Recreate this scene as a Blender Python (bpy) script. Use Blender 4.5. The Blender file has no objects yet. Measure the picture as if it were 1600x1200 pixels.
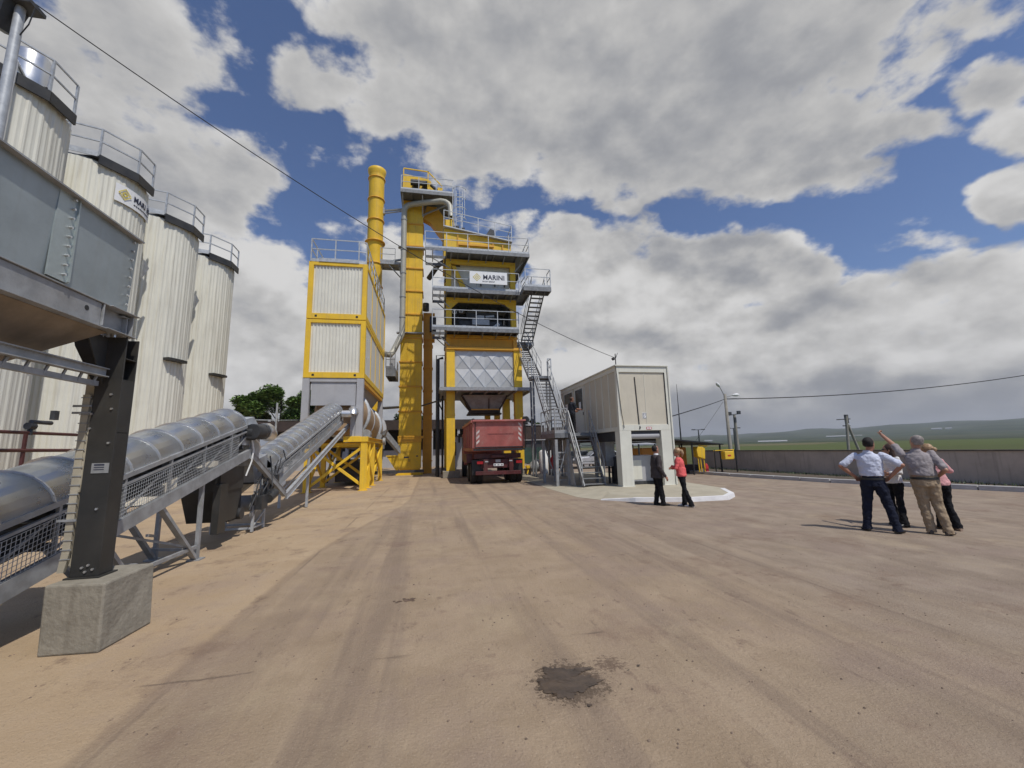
import bpy, bmesh, math, random
from mathutils import Vector, Matrix, Euler
from math import sin, cos, pi, radians as R_
S = bpy.context.scene
col = S.collection
rnd = random.Random(7)

# ------------------------------------------------------------ camera
F_, YAW, ROLL = 640.0, R_(11.2), R_(1.4)
PITCH = math.atan(100 / 640)
fw = Vector((sin(YAW) * cos(PITCH), cos(YAW) * cos(PITCH), sin(PITCH)))
rt = Vector((cos(YAW), -sin(YAW), 0)); up = rt.cross(fw)
RT = rt * cos(ROLL) - up * sin(ROLL); UP = rt * sin(ROLL) + up * cos(ROLL)
cd = bpy.data.cameras.new("camera"); cam = bpy.data.objects.new("camera", cd); col.objects.link(cam)
m = Matrix((RT, UP, -fw)).transposed().to_4x4(); m.translation = Vector((0, 0, 1.75)); cam.matrix_world = m
HAZE = 0.00016
cd.sensor_width = 36; cd.lens = 36 * F_ / 1600; cd.clip_start = 0.05; cd.clip_end = 30000
S.camera = cam
S.view_settings.view_transform = 'Standard'; S.view_settings.look = 'None'
S.view_settings.exposure = 0.0; S.view_settings.gamma = 1

# ------------------------------------------------------------ sun and sky
SUN = Vector((0.485 * cos(R_(58)), -0.875 * cos(R_(58)), sin(R_(58)))).normalized()
sl = bpy.data.lights.new("sun", 'SUN'); so = bpy.data.objects.new("sun", sl); col.objects.link(so)
sl.energy = 3.3; sl.angle = R_(0.6); sl.color = (1, 0.955, 0.88)
so.rotation_euler = SUN.to_track_quat('Z', 'Y').to_euler()

CLOUDS=[(-0.508,0.617,0.601,2.313,-0.475,0.292,0.239,0.12,1),(-0.585,0.684,0.437,2.071,-0.424,0.486,0.178,0.145,1),(-0.435,0.769,0.467,2.084,-0.313,0.343,0.163,0.144,1),(-0.33,0.783,0.527,2.15,-0.269,0.227,0.064,0.078,0.8),(-0.486,0.811,0.325,1.912,-0.241,0.455,0.143,0.102,0.9),(-0.367,0.825,0.43,2.03,-0.241,0.302,0.053,0.047,0.6),(-0.614,0.758,0.219,1.797,-0.215,0.632,0.207,0.14,1),(-0.32,0.889,0.327,1.908,-0.158,0.291,0.127,0.11,1),(-0.336,0.921,0.198,1.771,-0.089,0.332,0.184,0.12,1.1),(-0.202,0.787,0.583,2.208,-0.202,0.104,0.071,0.034,0.35),(-0.201,0.86,0.468,2.065,-0.163,0.143,0.069,0.026,0.25),(-0.372,0.626,0.685,2.399,-0.378,0.154,0.061,0.073,0.45),(-0.131,0.655,0.744,2.43,-0.186,-0.013,0.076,0.061,0.9),(-0.183,0.706,0.684,2.346,-0.215,0.047,0.122,0.068,0.9),(-0.07,0.728,0.682,2.33,-0.133,-0.028,0.144,0.093,0.9),(0.096,0.648,0.755,2.427,-0.012,-0.16,0.296,0.156,1.2),(0.107,0.748,0.655,2.285,-0.011,-0.152,0.207,0.101,1),(0.277,0.673,0.686,2.332,0.112,-0.284,0.384,0.198,1.3),(0.534,0.553,0.639,2.307,0.313,-0.495,0.297,0.183,1.3),(0.434,0.7,0.567,2.187,0.191,-0.421,0.212,0.078,1),(0.597,0.595,0.538,2.172,0.311,-0.581,0.243,0.098,0.9),(0.646,0.439,0.625,2.332,0.438,-0.589,0.111,0.118,1),(0.73,0.465,0.501,2.156,0.436,-0.731,0.107,0.032,0.8),(0.088,0.825,0.559,2.164,-0.023,-0.122,0.098,0.051,0.5),(0.169,0.797,0.58,2.189,0.024,-0.192,0.07,0.05,0.6),(0.415,0.456,0.787,2.53,0.278,-0.366,0.569,0.115,1.4),(0.722,0.353,0.595,2.334,0.535,-0.662,0.084,0.03,0.5),(0.786,0.364,0.499,2.189,0.534,-0.789,0.066,0.049,0.9),(0.821,0.366,0.439,2.101,0.52,-0.867,0.05,0.042,0.8),(0.843,0.409,0.35,1.968,0.436,-0.944,0.048,0.044,1),(0.797,0.512,0.32,1.916,0.333,-0.882,0.076,0.025,0.5),(0.779,0.512,0.363,1.969,0.357,-0.843,0.05,0.017,0.3),(0.365,0.826,0.429,2.017,0.108,-0.364,0.163,0.105,1.1),(0.325,0.817,0.476,2.07,0.098,-0.326,0.086,0.054,0.9),(0.526,0.755,0.391,1.98,0.179,-0.531,0.104,0.067,0.9),(0.637,0.686,0.352,1.94,0.225,-0.663,0.137,0.084,1.1),(0.715,0.635,0.294,1.878,0.237,-0.77,0.102,0.073,1),(0.445,0.848,0.287,1.864,0.105,-0.451,0.315,0.174,1.2),(0.678,0.7,0.222,1.797,0.167,-0.731,0.33,0.143,1.2),(0.791,0.56,0.244,1.826,0.252,-0.89,0.103,0.057,0.8),(0.842,0.483,0.24,1.824,0.295,-0.975,0.108,0.056,1),(0.874,0.446,0.195,1.775,0.275,-1.043,0.102,0.088,1.1),(0.845,0.518,0.13,1.704,0.174,-0.997,0.307,0.117,1.2),(0.177,0.849,0.497,2.091,0.024,-0.192,0.087,0.035,0.6),(0.254,0.862,0.439,2.026,0.057,-0.259,0.089,0.057,0.8),(-0.081,0.95,0.3,1.876,-0.058,0.067,0.211,0.188,1),(-0.162,0.913,0.374,1.957,-0.111,0.131,0.08,0.083,0.7),(0.038,0.987,0.156,1.728,0,-0.039,0.61,0.167,1.2),(0.682,0.728,0.066,1.637,0.069,-0.748,0.775,0.118,1.2),(-0.452,0.888,0.088,1.659,-0.038,0.468,0.637,0.11,1.2),(-0.023,0.911,0.412,1.996,-0.062,-0.003,0.1,0.071,0.7),(0.657,0.744,0.122,1.693,0.098,-0.712,0.299,0.081,1.3)]

W = bpy.data.worlds.new("World"); S.world = W; W.use_nodes = True
nt = W.node_tree; nt.nodes.clear()
def N(t, typ, **k):
    n = t.nodes.new(typ)
    for a, v in k.items(): setattr(n, a, v)
    return n
def mth(t, op, a, b=None, c=None, clamp=False):
    n = N(t, 'ShaderNodeMath', operation=op, use_clamp=clamp)
    for i, v in enumerate((a, b, c)):
        if v is None: continue
        if isinstance(v, (int, float)): n.inputs[i].default_value = v
        else: t.links.new(v, n.inputs[i])
    return n.outputs[0]
def sstep(t, x, a, b):
    n = N(t, 'ShaderNodeMapRange', interpolation_type='SMOOTHSTEP'); t.links.new(x, n.inputs[0])
    n.inputs[1].default_value = a; n.inputs[2].default_value = b; return n.outputs[0]
def mixc(t, f, a, b):
    n = N(t, 'ShaderNodeMix', data_type='RGBA')
    for s, v in ((n.inputs[0], f), (n.inputs[6], a), (n.inputs[7], b)):
        if hasattr(v, 'is_output'): t.links.new(v, s)
        else: s.default_value = v if isinstance(v, (int, float)) else (*v, 1)
    return n.outputs[2]
# the field of the cloud banks, as a group of the view direction
g = bpy.data.node_groups.new("cloud_field", 'ShaderNodeTree')
g.interface.new_socket("dir", in_out='INPUT', socket_type='NodeSocketVector')
g.interface.new_socket("field", in_out='OUTPUT', socket_type='NodeSocketFloat')
g.interface.new_socket("smooth", in_out='OUTPUT', socket_type='NodeSocketFloat')
gi = N(g, 'NodeGroupInput'); go = N(g, 'NodeGroupOutput')
warp = N(g, 'ShaderNodeTexNoise'); warp.inputs['Scale'].default_value = 5; warp.inputs['Detail'].default_value = 4
g.links.new(gi.outputs[0], warp.inputs['Vector'])
w1 = N(g, 'ShaderNodeVectorMath', operation='SUBTRACT'); g.links.new(warp.outputs['Color'], w1.inputs[0]); w1.inputs[1].default_value = (.5, .5, .5)
w2 = N(g, 'ShaderNodeVectorMath', operation='MULTIPLY_ADD'); g.links.new(w1.outputs[0], w2.inputs[0]); w2.inputs[1].default_value = (.13, .13, .13)
g.links.new(gi.outputs[0], w2.inputs[2])
acc = None
for (cx, cy, cz, ex, ey, ez, ra, re, w) in CLOUDS:
    mp = N(g, 'ShaderNodeMapping', vector_type='TEXTURE')
    mp.inputs['Location'].default_value = (cx, cy, cz); mp.inputs['Rotation'].default_value = (ex, ey, ez)
    mp.inputs['Scale'].default_value = (ra, re, 0.6); g.links.new(w2.outputs[0], mp.inputs['Vector'])
    ln = N(g, 'ShaderNodeVectorMath', operation='LENGTH'); g.links.new(mp.outputs[0], ln.inputs[0])
    v = mth(g, 'MULTIPLY_ADD', mth(g, 'MULTIPLY', ln.outputs['Value'], ln.outputs['Value']), -w, w)
    acc = v if acc is None else mth(g, 'SMOOTH_MAX', acc, v, 0.25)
acc = mth(g, 'MAXIMUM', acc, -1.2)
flat = N(g, 'ShaderNodeMapping'); flat.inputs['Scale'].default_value = (1, 1, 1.7); g.links.new(gi.outputs[0], flat.inputs['Vector'])
n1 = N(g, 'ShaderNodeTexNoise'); n1.inputs['Scale'].default_value = 6.5; n1.inputs['Detail'].default_value = 12; n1.inputs['Roughness'].default_value = .57
g.links.new(flat.outputs[0], n1.inputs['Vector'])
f = mth(g, 'ADD', acc, mth(g, 'MULTIPLY_ADD', n1.outputs['Fac'], 3.3, -1.74))
g.links.new(f, go.inputs[0])
n1b = N(g, 'ShaderNodeTexNoise'); n1b.inputs['Scale'].default_value = 5.5; n1b.inputs['Detail'].default_value = 2.5; g.links.new(flat.outputs[0], n1b.inputs['Vector'])
g.links.new(mth(g, 'ADD', acc, mth(g, 'MULTIPLY_ADD', n1b.outputs['Fac'], .5, -.25)), go.inputs[1])
tc = N(nt, 'ShaderNodeTexCoord')
def field(off):
    a = N(nt, 'ShaderNodeVectorMath', operation='ADD'); nt.links.new(tc.outputs['Generated'], a.inputs[0]); a.inputs[1].default_value = off
    q = N(nt, 'ShaderNodeGroup'); q.node_tree = g; nt.links.new(a.outputs[0], q.inputs[0]); return q.outputs
(f0, s0), (f1, s1) = field((0, 0, 0)), field((.012, -.018, .034))
sky = N(nt, 'ShaderNodeTexSky', sky_type='NISHITA', sun_disc=False)
sky.sun_elevation = R_(58); sky.sun_rotation = math.atan2(SUN.x, SUN.y); sky.air_density = 1.0; sky.dust_density = 0.6; sky.ozone_density = 2.0; sky.altitude = 200
alpha = sstep(nt, f0, -.02, 0.42)
core = sstep(nt, f0, .05, .9)
n2 = N(nt, 'ShaderNodeTexNoise'); n2.inputs['Scale'].default_value = 2.6; n2.inputs['Detail'].default_value = 6; n2.inputs['Roughness'].default_value = .55; nt.links.new(tc.outputs['Generated'], n2.inputs['Vector'])
b = mth(nt, 'MULTIPLY_ADD', core, -.19, .68)
relief = mth(nt, 'SUBTRACT', mth(nt, 'SUBTRACT', f0, s0), mth(nt, 'SUBTRACT', f1, s1))
b = mth(nt, 'ADD', b, mth(nt, 'MULTIPLY', relief, .16))
b = mth(nt, 'ADD', b, mth(nt, 'MULTIPLY', mth(nt, 'MULTIPLY', mth(nt, 'SUBTRACT', s0, s1), .30), mth(nt, 'MULTIPLY_ADD', sstep(nt, s0, 0, .6), -.8, 1.0)))
b = mth(nt, 'ADD', b, mth(nt, 'MULTIPLY_ADD', sstep(nt, n2.outputs['Fac'], .3, .7), .16, -.08))
def billow(off):
    a = N(nt, 'ShaderNodeMapping'); a.inputs['Location'].default_value = off; a.inputs['Scale'].default_value = (1, 1, 1.5); nt.links.new(tc.outputs['Generated'], a.inputs[0])
    q = N(nt, 'ShaderNodeTexNoise'); q.inputs['Scale'].default_value = 4.2; q.inputs['Detail'].default_value = 7; q.inputs['Roughness'].default_value = .5; nt.links.new(a.outputs[0], q.inputs['Vector']); return q.outputs['Fac']
bil = mth(nt, 'SUBTRACT', billow((0, 0, 0)), billow((.01, -.015, .06)))
sp = N(nt, 'ShaderNodeSeparateXYZ'); nt.links.new(tc.outputs['Generated'], sp.inputs[0])
b = mth(nt, 'ADD', b, mth(nt, 'MULTIPLY', bil, mth(nt, 'MULTIPLY_ADD', sstep(nt, sp.outputs[2], .62, .36), 1.15, .30)))
b = mth(nt, 'ADD', b, mth(nt, 'MULTIPLY', mth(nt, 'MULTIPLY', sstep(nt, sp.outputs[2], .09, .2), sstep(nt, sp.outputs[2], .52, .36)), .085))
b = mth(nt, 'SMOOTH_MAX', mth(nt, 'SMOOTH_MIN', b, .76, .10), .34, .14)
low = sstep(nt, sp.outputs[2], -.01, 0.13)
b = mth(nt, 'ADD', mth(nt, 'MULTIPLY', b, low), mth(nt, 'MULTIPLY_ADD', low, -.27, .27))
b10 = mth(nt, 'MULTIPLY', b, 8.0)
cb = N(nt, 'ShaderNodeCombineColor')
warmth = sstep(nt, b, .15, .6)
nt.links.new(mth(nt, 'MULTIPLY', b10, mth(nt, 'MULTIPLY_ADD', warmth, .12, .90)), cb.inputs[0])
nt.links.new(mth(nt, 'MULTIPLY', b10, mth(nt, 'MULTIPLY_ADD', warmth, .06, .95)), cb.inputs[1])
nt.links.new(mth(nt, 'MULTIPLY', b10, mth(nt, 'MULTIPLY_ADD', warmth, -.09, 1.09)), cb.inputs[2])
mx = N(nt, 'ShaderNodeMix', data_type='RGBA')
tint = N(nt, 'ShaderNodeMix', data_type='RGBA', blend_type='MULTIPLY'); tint.inputs[0].default_value = 1
nt.links.new(sky.outputs[0], tint.inputs[6]); tint.inputs[7].default_value = (.74, .79, .95, 1)
nt.links.new(alpha, mx.inputs[0]); nt.links.new(tint.outputs[2], mx.inputs[6]); nt.links.new(cb.outputs[0], mx.inputs[7])
bg = N(nt, 'ShaderNodeBackground'); bg.inputs[1].default_value = 0.11; nt.links.new(mx.outputs[2], bg.inputs[0])
wo = N(nt, 'ShaderNodeOutputWorld'); nt.links.new(bg.outputs[0], wo.inputs[0])
W.cycles.sampling_method = 'MANUAL'; W.cycles.sample_map_resolution = 512

# ------------------------------------------------------------ materials
def mat(name, c, rough=.6, metal=0., var=.12, scale=3., bump=0., bscale=40., c2=None, streak=0., spec=.5, stretch=(1, 1, 1), alpha=None, dirt=0., dirtc=(.25, .19, .13)):
    """one Principled surface with broken-up colour and gloss, optional streaks running down and dust low on the object"""
    M = bpy.data.materials.new(name); M.use_nodes = True; t = M.node_tree; p = t.nodes['Principled BSDF']
    tc = N(t, 'ShaderNodeTexCoord'); mp = N(t, 'ShaderNodeMapping'); mp.inputs['Scale'].default_value = stretch
    t.links.new(tc.outputs['Object'], mp.inputs[0])
    n = N(t, 'ShaderNodeTexNoise'); n.inputs['Scale'].default_value = scale; n.inputs['Detail'].default_value = 8; n.inputs['Roughness'].default_value = .62
    t.links.new(mp.outputs[0], n.inputs['Vector'])
    ca = tuple(max(0, x * (1 - var)) for x in c); cb_ = c2 or tuple(min(1, x * (1 + var)) for x in c)
    k = mixc(t, sstep(t, n.outputs['Fac'], .3, .7), ca, cb_)
    if streak:
        ms = N(t, 'ShaderNodeMapping'); ms.inputs['Scale'].default_value = (5, 5, .25); t.links.new(tc.outputs['Object'], ms.inputs[0])
        n3 = N(t, 'ShaderNodeTexNoise'); n3.inputs['Scale'].default_value = 2.2; n3.inputs['Detail'].default_value = 6; t.links.new(ms.outputs[0], n3.inputs['Vector'])
        k = mixc(t, mth(t, 'MULTIPLY', sstep(t, n3.outputs['Fac'], .5, .75), streak), k, dirtc)
    if dirt:
        n4 = N(t, 'ShaderNodeTexNoise'); n4.inputs['Scale'].default_value = 1.3; n4.inputs['Detail'].default_value = 9; n4.inputs['Roughness'].default_value = .7; t.links.new(tc.outputs['Object'], n4.inputs['Vector'])
        k = mixc(t, mth(t, 'MULTIPLY', sstep(t, n4.outputs['Fac'], .45, .72), dirt), k, dirtc)
    t.links.new(k, p.inputs['Base Color'])
    t.links.new(mth(t, 'MULTIPLY_ADD', n.outputs['Fac'], .3, max(.03, rough - .15)), p.inputs['Roughness'])
    p.inputs['Metallic'].default_value = metal; p.inputs['Specular IOR Level'].default_value = spec
    if bump:
        nb = N(t, 'ShaderNodeTexNoise'); nb.inputs['Scale'].default_value = bscale; nb.inputs['Detail'].default_value = 6; t.links.new(mp.outputs[0], nb.inputs['Vector'])
        bp = N(t, 'ShaderNodeBump'); bp.inputs['Strength'].default_value = bump; bp.inputs['Distance'].default_value = .02
        t.links.new(nb.outputs['Fac'], bp.inputs['Height']); t.links.new(bp.outputs[0], p.inputs['Normal'])
    return M
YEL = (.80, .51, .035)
M = dict(
    yellow=mat('yellow_paint', YEL, .5, 0, .07, 1.5, .04, 8, streak=.34, dirtc=(.44, .31, .13), spec=.35, dirt=.28),
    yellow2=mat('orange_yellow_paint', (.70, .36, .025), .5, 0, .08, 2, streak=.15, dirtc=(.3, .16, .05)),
    orange=mat('tank_orange', (.5, .21, .02), .5, 0, .1, 2),
    galv=mat('galvanised_steel', (.44, .46, .475), .5, .25, .16, 7, .05, 30, streak=.2, dirtc=(.3, .29, .27)),
    galvd=mat('dull_galvanised_steel', (.33, .34, .345), .6, .25, .18, 6, .05, 30, dirt=.35, dirtc=(.27, .23, .18)),
    cover=mat('rolled_zinc_cover', (.78, .81, .84), .30, .92, .06, 3, .04, 3, dirt=.10, dirtc=(.36, .34, .3)),
    hopper=mat('hopper_zinc', (.33, .37, .38), .42, .45, .13, 2.2, .05, 12, streak=.25, dirtc=(.3, .31, .29)),
    dark=mat('charcoal_paint', (.034, .033, .03), .5, 0, .25, 2, .05, 20, dirt=.3, dirtc=(.09, .075, .055)),
    grate=mat('grey_grating', (.20, .205, .21), .55, .4, .2, 5),
    cream=mat('cream_sheet', (.70, .685, .60), .55, 0, .05, 1.2, 0, streak=.3, dirtc=(.42, .38, .30)),
    silo=mat('silo_sheet', (.71, .695, .60), .5, 0, .04, .6, 0, streak=.40, dirt=.10, dirtc=(.37, .33, .25)),
    silver=mat('brushed_tank', (.68, .68, .67), .33, .8, .05, 3),
    panel=mat('beige_panel', (.58, .53, .42), .6, 0, .05, 1.5, 0, streak=.12, dirtc=(.35, .3, .24)),
    panelf=mat('beige_frame', (.68, .67, .58), .55, 0, .05, 2, 0, streak=.15, dirtc=(.36, .32, .25)),
    lgrey=mat('light_grey_sheet', (.40, .40, .41), .55, 0, .06, 1.5, streak=.2, dirtc=(.3, .28, .25)),
    stair=mat('stair_steel', (.22, .225, .23), .55, .25, .2, 6),
    concrete=mat('concrete', (.27, .245, .195), .9, 0, .14, 5, .5, 22, dirt=.3, streak=.4, dirtc=(.15, .13, .10)),
    dust=mat('dusty_drum', (.36, .25, .15), .7, 0, .15, 2, streak=.3, dirtc=(.24, .17, .11)),
    redp=mat('red_truck_paint', (.40, .115, .10), .5, 0, .15, 2.2, .05, 10, dirt=.9, dirtc=(.42, .22, .19)),
    redd=mat('red_chassis', (.085, .014, .014), .55, 0, .3, 4, dirt=.6, dirtc=(.10, .06, .045)),
    rubber=mat('tyre_rubber', (.022, .02, .019), .85, 0, .3, 12, .3, 60, dirt=.5, dirtc=(.09, .07, .055)),
    black=mat('black_steel', (.02, .02, .02), .5, 0, .3, 5),
    mach=mat('machine_grey', (.045, .047, .05), .5, .2, .3, 4, dirt=.3, dirtc=(.12, .11, .1)),
    white=mat('white_paint', (.78, .78, .76), .5, 0, .05, 3, dirt=.25, dirtc=(.55, .5, .44)),
    signw=mat('sign_white', (.80, .80, .79), .4, 0, .02, 3),
    ink=mat('sign_ink', (.025, .03, .06), .5, 0, .05),
    logo=mat('logo_yellow', (.66, .52, .03), .5, 0, .05),
    brown=mat('brown_fascia', (.045, .030, .024), .7, 0, .3, 2),
    shedw=mat('shed_wall', (.085, .075, .066), .8, 0, .3, 1.2, streak=.4, dirtc=(.05, .045, .04)),  # dark grey-brown walls of the sheds
    glass=mat('window_glass', (.02, .024, .027), .08, 0, .1, 2, spec=.9),
    green=mat('green_sheet', (.022, .055, .045), .6, 0, .3, 2, dirt=.3, dirtc=(.06, .07, .05)),
    wallc=mat('wall_render', (.46, .38, .31), .9, 0, .15, .9, .2, 25, streak=.3, dirtc=(.10, .078, .062)),
    kerb=mat('kerb_white', (.72, .71, .70), .7, 0, .08, 3, .15, 30, dirt=.35, dirtc=(.45, .40, .35)),
    gkerb=mat('kerb_grey', (.46, .45, .44), .8, 0, .1, 3, .2, 30, dirt=.4, dirtc=(.3, .26, .22)),
    island=mat('island_concrete', (.40, .36, .27), .9, 0, .1, 1.5, .2, 30, dirt=.4, dirtc=(.33, .28, .2)),
    pole=mat('pole_concrete', (.26, .24, .20), .85, 0, .15, 3, .1, 30),
    redx=mat('red_plastic', (.5, .03, .03), .4, 0, .1),
    cable=mat('cable_black', (.02, .02, .022), .6, 0, .1),
    ctray=mat('cable_tray_cream', (.42, .38, .29), .6, 0, .12, 6, dirt=.4, dirtc=(.25, .2, .15)),
    pipe=mat('duct_beige', (.40, .385, .32), .5, .1, .08, 2, streak=.3, dirtc=(.28, .25, .2)),
    maroon=mat('maroon_pipe', (.08, .025, .022), .5, 0, .2, 4),
    car=mat('car_silver', (.55, .56, .58), .3, .3, .05),
    bark=mat('bark', (.035, .028, .02), .9, 0, .25, 8, .3, 30),
    leaf=mat('leaf_green', (.13, .21, .045), .6, 0, .45, 1.6),
    leafd=mat('leaf_dark_green', (.06, .095, .035), .6, 0, .4, 1.6),
    belt=mat('conveyor_rubber', (.03, .028, .026), .8, 0, .3, 6, dirt=.6, dirtc=(.16, .12, .09)),
)
# ------------------------------------------------------------ mesh helpers
def tag(o, label=None, cat=None, group=None, kind=None):
    if label: o['label'] = label
    if cat: o['category'] = cat
    if group: o['group'] = group
    if kind: o['kind'] = kind
    return o
def empty(name, loc, label=None, cat=None, group=None, rz=0):
    o = bpy.data.objects.new(name, None); col.objects.link(o); o.location = loc; o.rotation_euler = (0, 0, rz)
    o.empty_display_size = .2
    return tag(o, label, cat, group)
def root_off(o):
    v = Vector((0, 0, 0))
    while o: v += Vector(o.location); o = o.parent
    return v
class MB:
    def __init__(s): s.v = []; s.f = []; s.sm = []; s.pr = []
    def add(s, vs, fs, smooth=False):
        b = len(s.v); s.pr.append((b, b + len(vs), len(s.f), len(s.f) + len(fs))); s.v += [tuple(v) for v in vs]; s.f += [[i + b for i in f] for f in fs]; s.sm += [smooth] * len(fs); return s
    def box(s, x0, x1, y0, y1, z0, z1):
        return s.add([(x0, y0, z0), (x1, y0, z0), (x1, y1, z0), (x0, y1, z0), (x0, y0, z1), (x1, y0, z1), (x1, y1, z1), (x0, y1, z1)],
                     [(0, 3, 2, 1), (4, 5, 6, 7), (0, 1, 5, 4), (1, 2, 6, 5), (2, 3, 7, 6), (3, 0, 4, 7)])
    def hexa(s, p):  # 8 corners: bottom 4, top 4
        return s.add(p, [(0, 3, 2, 1), (4, 5, 6, 7), (0, 1, 5, 4), (1, 2, 6, 5), (2, 3, 7, 6), (3, 0, 4, 7)])
    def prism(s, poly, ax, a, b):  # polygon in the two other axes, run along ax
        def P(u, v, w): return {0: (w, u, v), 1: (u, w, v), 2: (u, v, w)}[ax]
        n = len(poly)
        vs = [P(u, v, a) for u, v in poly] + [P(u, v, b) for u, v in poly]
        return s.add(vs, [list(range(n)), list(range(2 * n - 1, n - 1, -1))] + [(i, i + n, (i + 1) % n + n, (i + 1) % n) for i in range(n)])
    def bar(s, p, q, w, h=None, up=(0, 0, 1)):
        h = h or w; p = Vector(p); q = Vector(q); d = (q - p).normalized(); u = Vector(up)
        if abs(d.dot(u)) > .98: u = Vector((0, 1, 0))
        a = d.cross(u).normalized() * w / 2; b = a.cross(d).normalized() * h / 2
        return s.hexa([p - a - b, p + a - b, q + a - b, q - a - b, p - a + b, p + a + b, q + a + b, q - a + b])
    def chan(s, p, q, w, h, t=.012, up=(0, 0, 1)):  # I profile
        p = Vector(p); q = Vector(q); d = (q - p).normalized(); u = Vector(up)
        a = d.cross(u).normalized(); b = a.cross(d).normalized()
        s.bar(p, q, t, h - 2 * t, up); s.bar(p + b * (h - t) / 2, q + b * (h - t) / 2, w, t, up); s.bar(p - b * (h - t) / 2, q - b * (h - t) / 2, w, t, up)
        return s
    def tube(s, pts, r, n=8, caps=True):
        pts = [Vector(p) for p in pts]; rr = r if isinstance(r, (list, tuple)) else [r] * len(pts)
        vs = []; ref = None
        for i, p in enumerate(pts):
            d = (pts[min(i + 1, len(pts) - 1)] - pts[max(i - 1, 0)]).normalized()
            if ref is None: ref = Vector((0, 0, 1)) if abs(d.z) < .9 else Vector((0, 1, 0))
            a = d.cross(ref).normalized(); b = a.cross(d); ref = b
            for k in range(n):
                t = 2 * pi * k / n; vs.append(p + (a * cos(t) + b * sin(t)) * rr[i])
        fs = [(i * n + k, i * n + (k + 1) % n, (i + 1) * n + (k + 1) % n, (i + 1) * n + k) for i in range(len(pts) - 1) for k in range(n)]
        s.add(vs, fs, n > 6)
        if caps: s.add(vs[:n], [list(range(n))[::-1]]); s.add(vs[-n:], [list(range(n))])
        return s
    def lathe(s, c, prof, n=24, smooth=True):  # profile of (r, z)
        vs = [(c[0] + r * cos(2 * pi * k / n), c[1] + r * sin(2 * pi * k / n), c[2] + z) for r, z in prof for k in range(n)]
        fs = [(i * n + k, i * n + (k + 1) % n, (i + 1) * n + (k + 1) % n, (i + 1) * n + k) for i in range(len(prof) - 1) for k in range(n)]
        s.add(vs, fs, smooth)
        if prof[0][0] > .001: s.add(vs[:n], [list(range(n))[::-1]])
        if prof[-1][0] > .001: s.add(vs[-n:], [list(range(n))])
        return s
    def rings(s, rs, n=16, smooth=True):  # rs: list of (center, axis u vector, axis v vector)
        vs = [Vector(c) + Vector(u) * cos(2 * pi * k / n) + Vector(v) * sin(2 * pi * k / n) for c, u, v in rs for k in range(n)]
        fs = [(i * n + k, i * n + (k + 1) % n, (i + 1) * n + (k + 1) % n, (i + 1) * n + k) for i in range(len(rs) - 1) for k in range(n)]
        s.add(vs, fs, smooth); s.add(vs[:n], [list(range(n))[::-1]], smooth); s.add(vs[-n:], [list(range(n))], smooth); return s
    def ball(s, c, rx, ry=None, rz=None, n=12):
        ry = ry or rx; rz = rz or rx; m = max(5, n // 2)
        return s.rings([((c[0], c[1], c[2] - rz * cos(pi * i / m)), (max(1e-4, rx * sin(pi * i / m)), 0, 0), (0, max(1e-4, ry * sin(pi * i / m)), 0)) for i in range(m + 1)], n)
    def build(s, name, m_, parent=None, bevel=0, local=False):
        me = bpy.data.meshes.new(name); off = Vector((0, 0, 0)) if local or not parent else root_off(parent)
        me.from_pydata([(x - off.x, y - off.y, z - off.z) for x, y, z in s.v], [], s.f)
        me.polygons.foreach_set('use_smooth', s.sm); me.validate(); me.update()
        bm = bmesh.new(); bm.from_mesh(me)
        if not any(s.sm) and len(s.f) < 60000: bmesh.ops.recalc_face_normals(bm, faces=bm.faces)
        bm.to_mesh(me); bm.free()
        me.materials.append(M[m_] if isinstance(m_, str) else m_)
        o = bpy.data.objects.new(name, me); col.objects.link(o); o.parent = parent
        if bevel:
            b_ = o.modifiers.new('bevel', 'BEVEL'); b_.width = bevel; b_.segments = 2; b_.limit_method = 'ANGLE'
        return o
def _parts(s, name, m_, parent=None, bevel=0, local=False, gap=.004):
    """one object for every group of touching pieces"""
    bb = []
    for v0, v1, f0, f1 in s.pr:
        P = s.v[v0:v1]; bb.append(([min(p[i] for p in P) - gap for i in range(3)], [max(p[i] for p in P) + gap for i in range(3)]))
    n = len(bb); own = list(range(n))
    def root(i):
        while own[i] != i: i = own[i]
        return i
    for i in range(n):
        for j in range(i):
            if all(bb[i][0][k] <= bb[j][1][k] and bb[j][0][k] <= bb[i][1][k] for k in range(3)): own[root(i)] = root(j)
    gs = {}
    for i in range(n): gs.setdefault(root(i), []).append(i)
    out = []
    for g_ in gs.values():
        q = MB()
        for i in g_:
            v0, v1, f0, f1 = s.pr[i]; k = len(q.v) - v0; used = s.v[v0:v1]
            q.v += used; q.f += [[a + k for a in f] for f in s.f[f0:f1]]; q.sm += s.sm[f0:f1]
        out.append(q.build(name, m_, parent, bevel, local))
    return out[0]
MB.parts = _parts
def copy_tree(o, parent=None):
    c = o.copy(); col.objects.link(c); c.parent = parent
    for ch in list(o.children): copy_tree(ch, c)
    return c
def rail(mb, pts, h=1.1, step=1.3, toe=True, r=.024, close=False):
    """posts, top rail, knee rail and toe board along a path of floor points"""
    pts = [Vector(p) for p in pts]
    for q_, (a, b) in enumerate(zip(pts, pts[1:])):
        L = (b - a).length; n = max(1, round(L / step))
        for i in range(1 if q_ else 0, n + 1):
            p = a.lerp(b, i / n); mb.bar(p, p + Vector((0, 0, h)), .05, .05)
        for z in (h, h * .55): mb.bar(a + Vector((0, 0, z)), b + Vector((0, 0, z)), .04, .04)
        if toe: mb.bar(a + Vector((0, 0, .07)), b + Vector((0, 0, .07)), .012, .15)
    return mb
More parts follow.
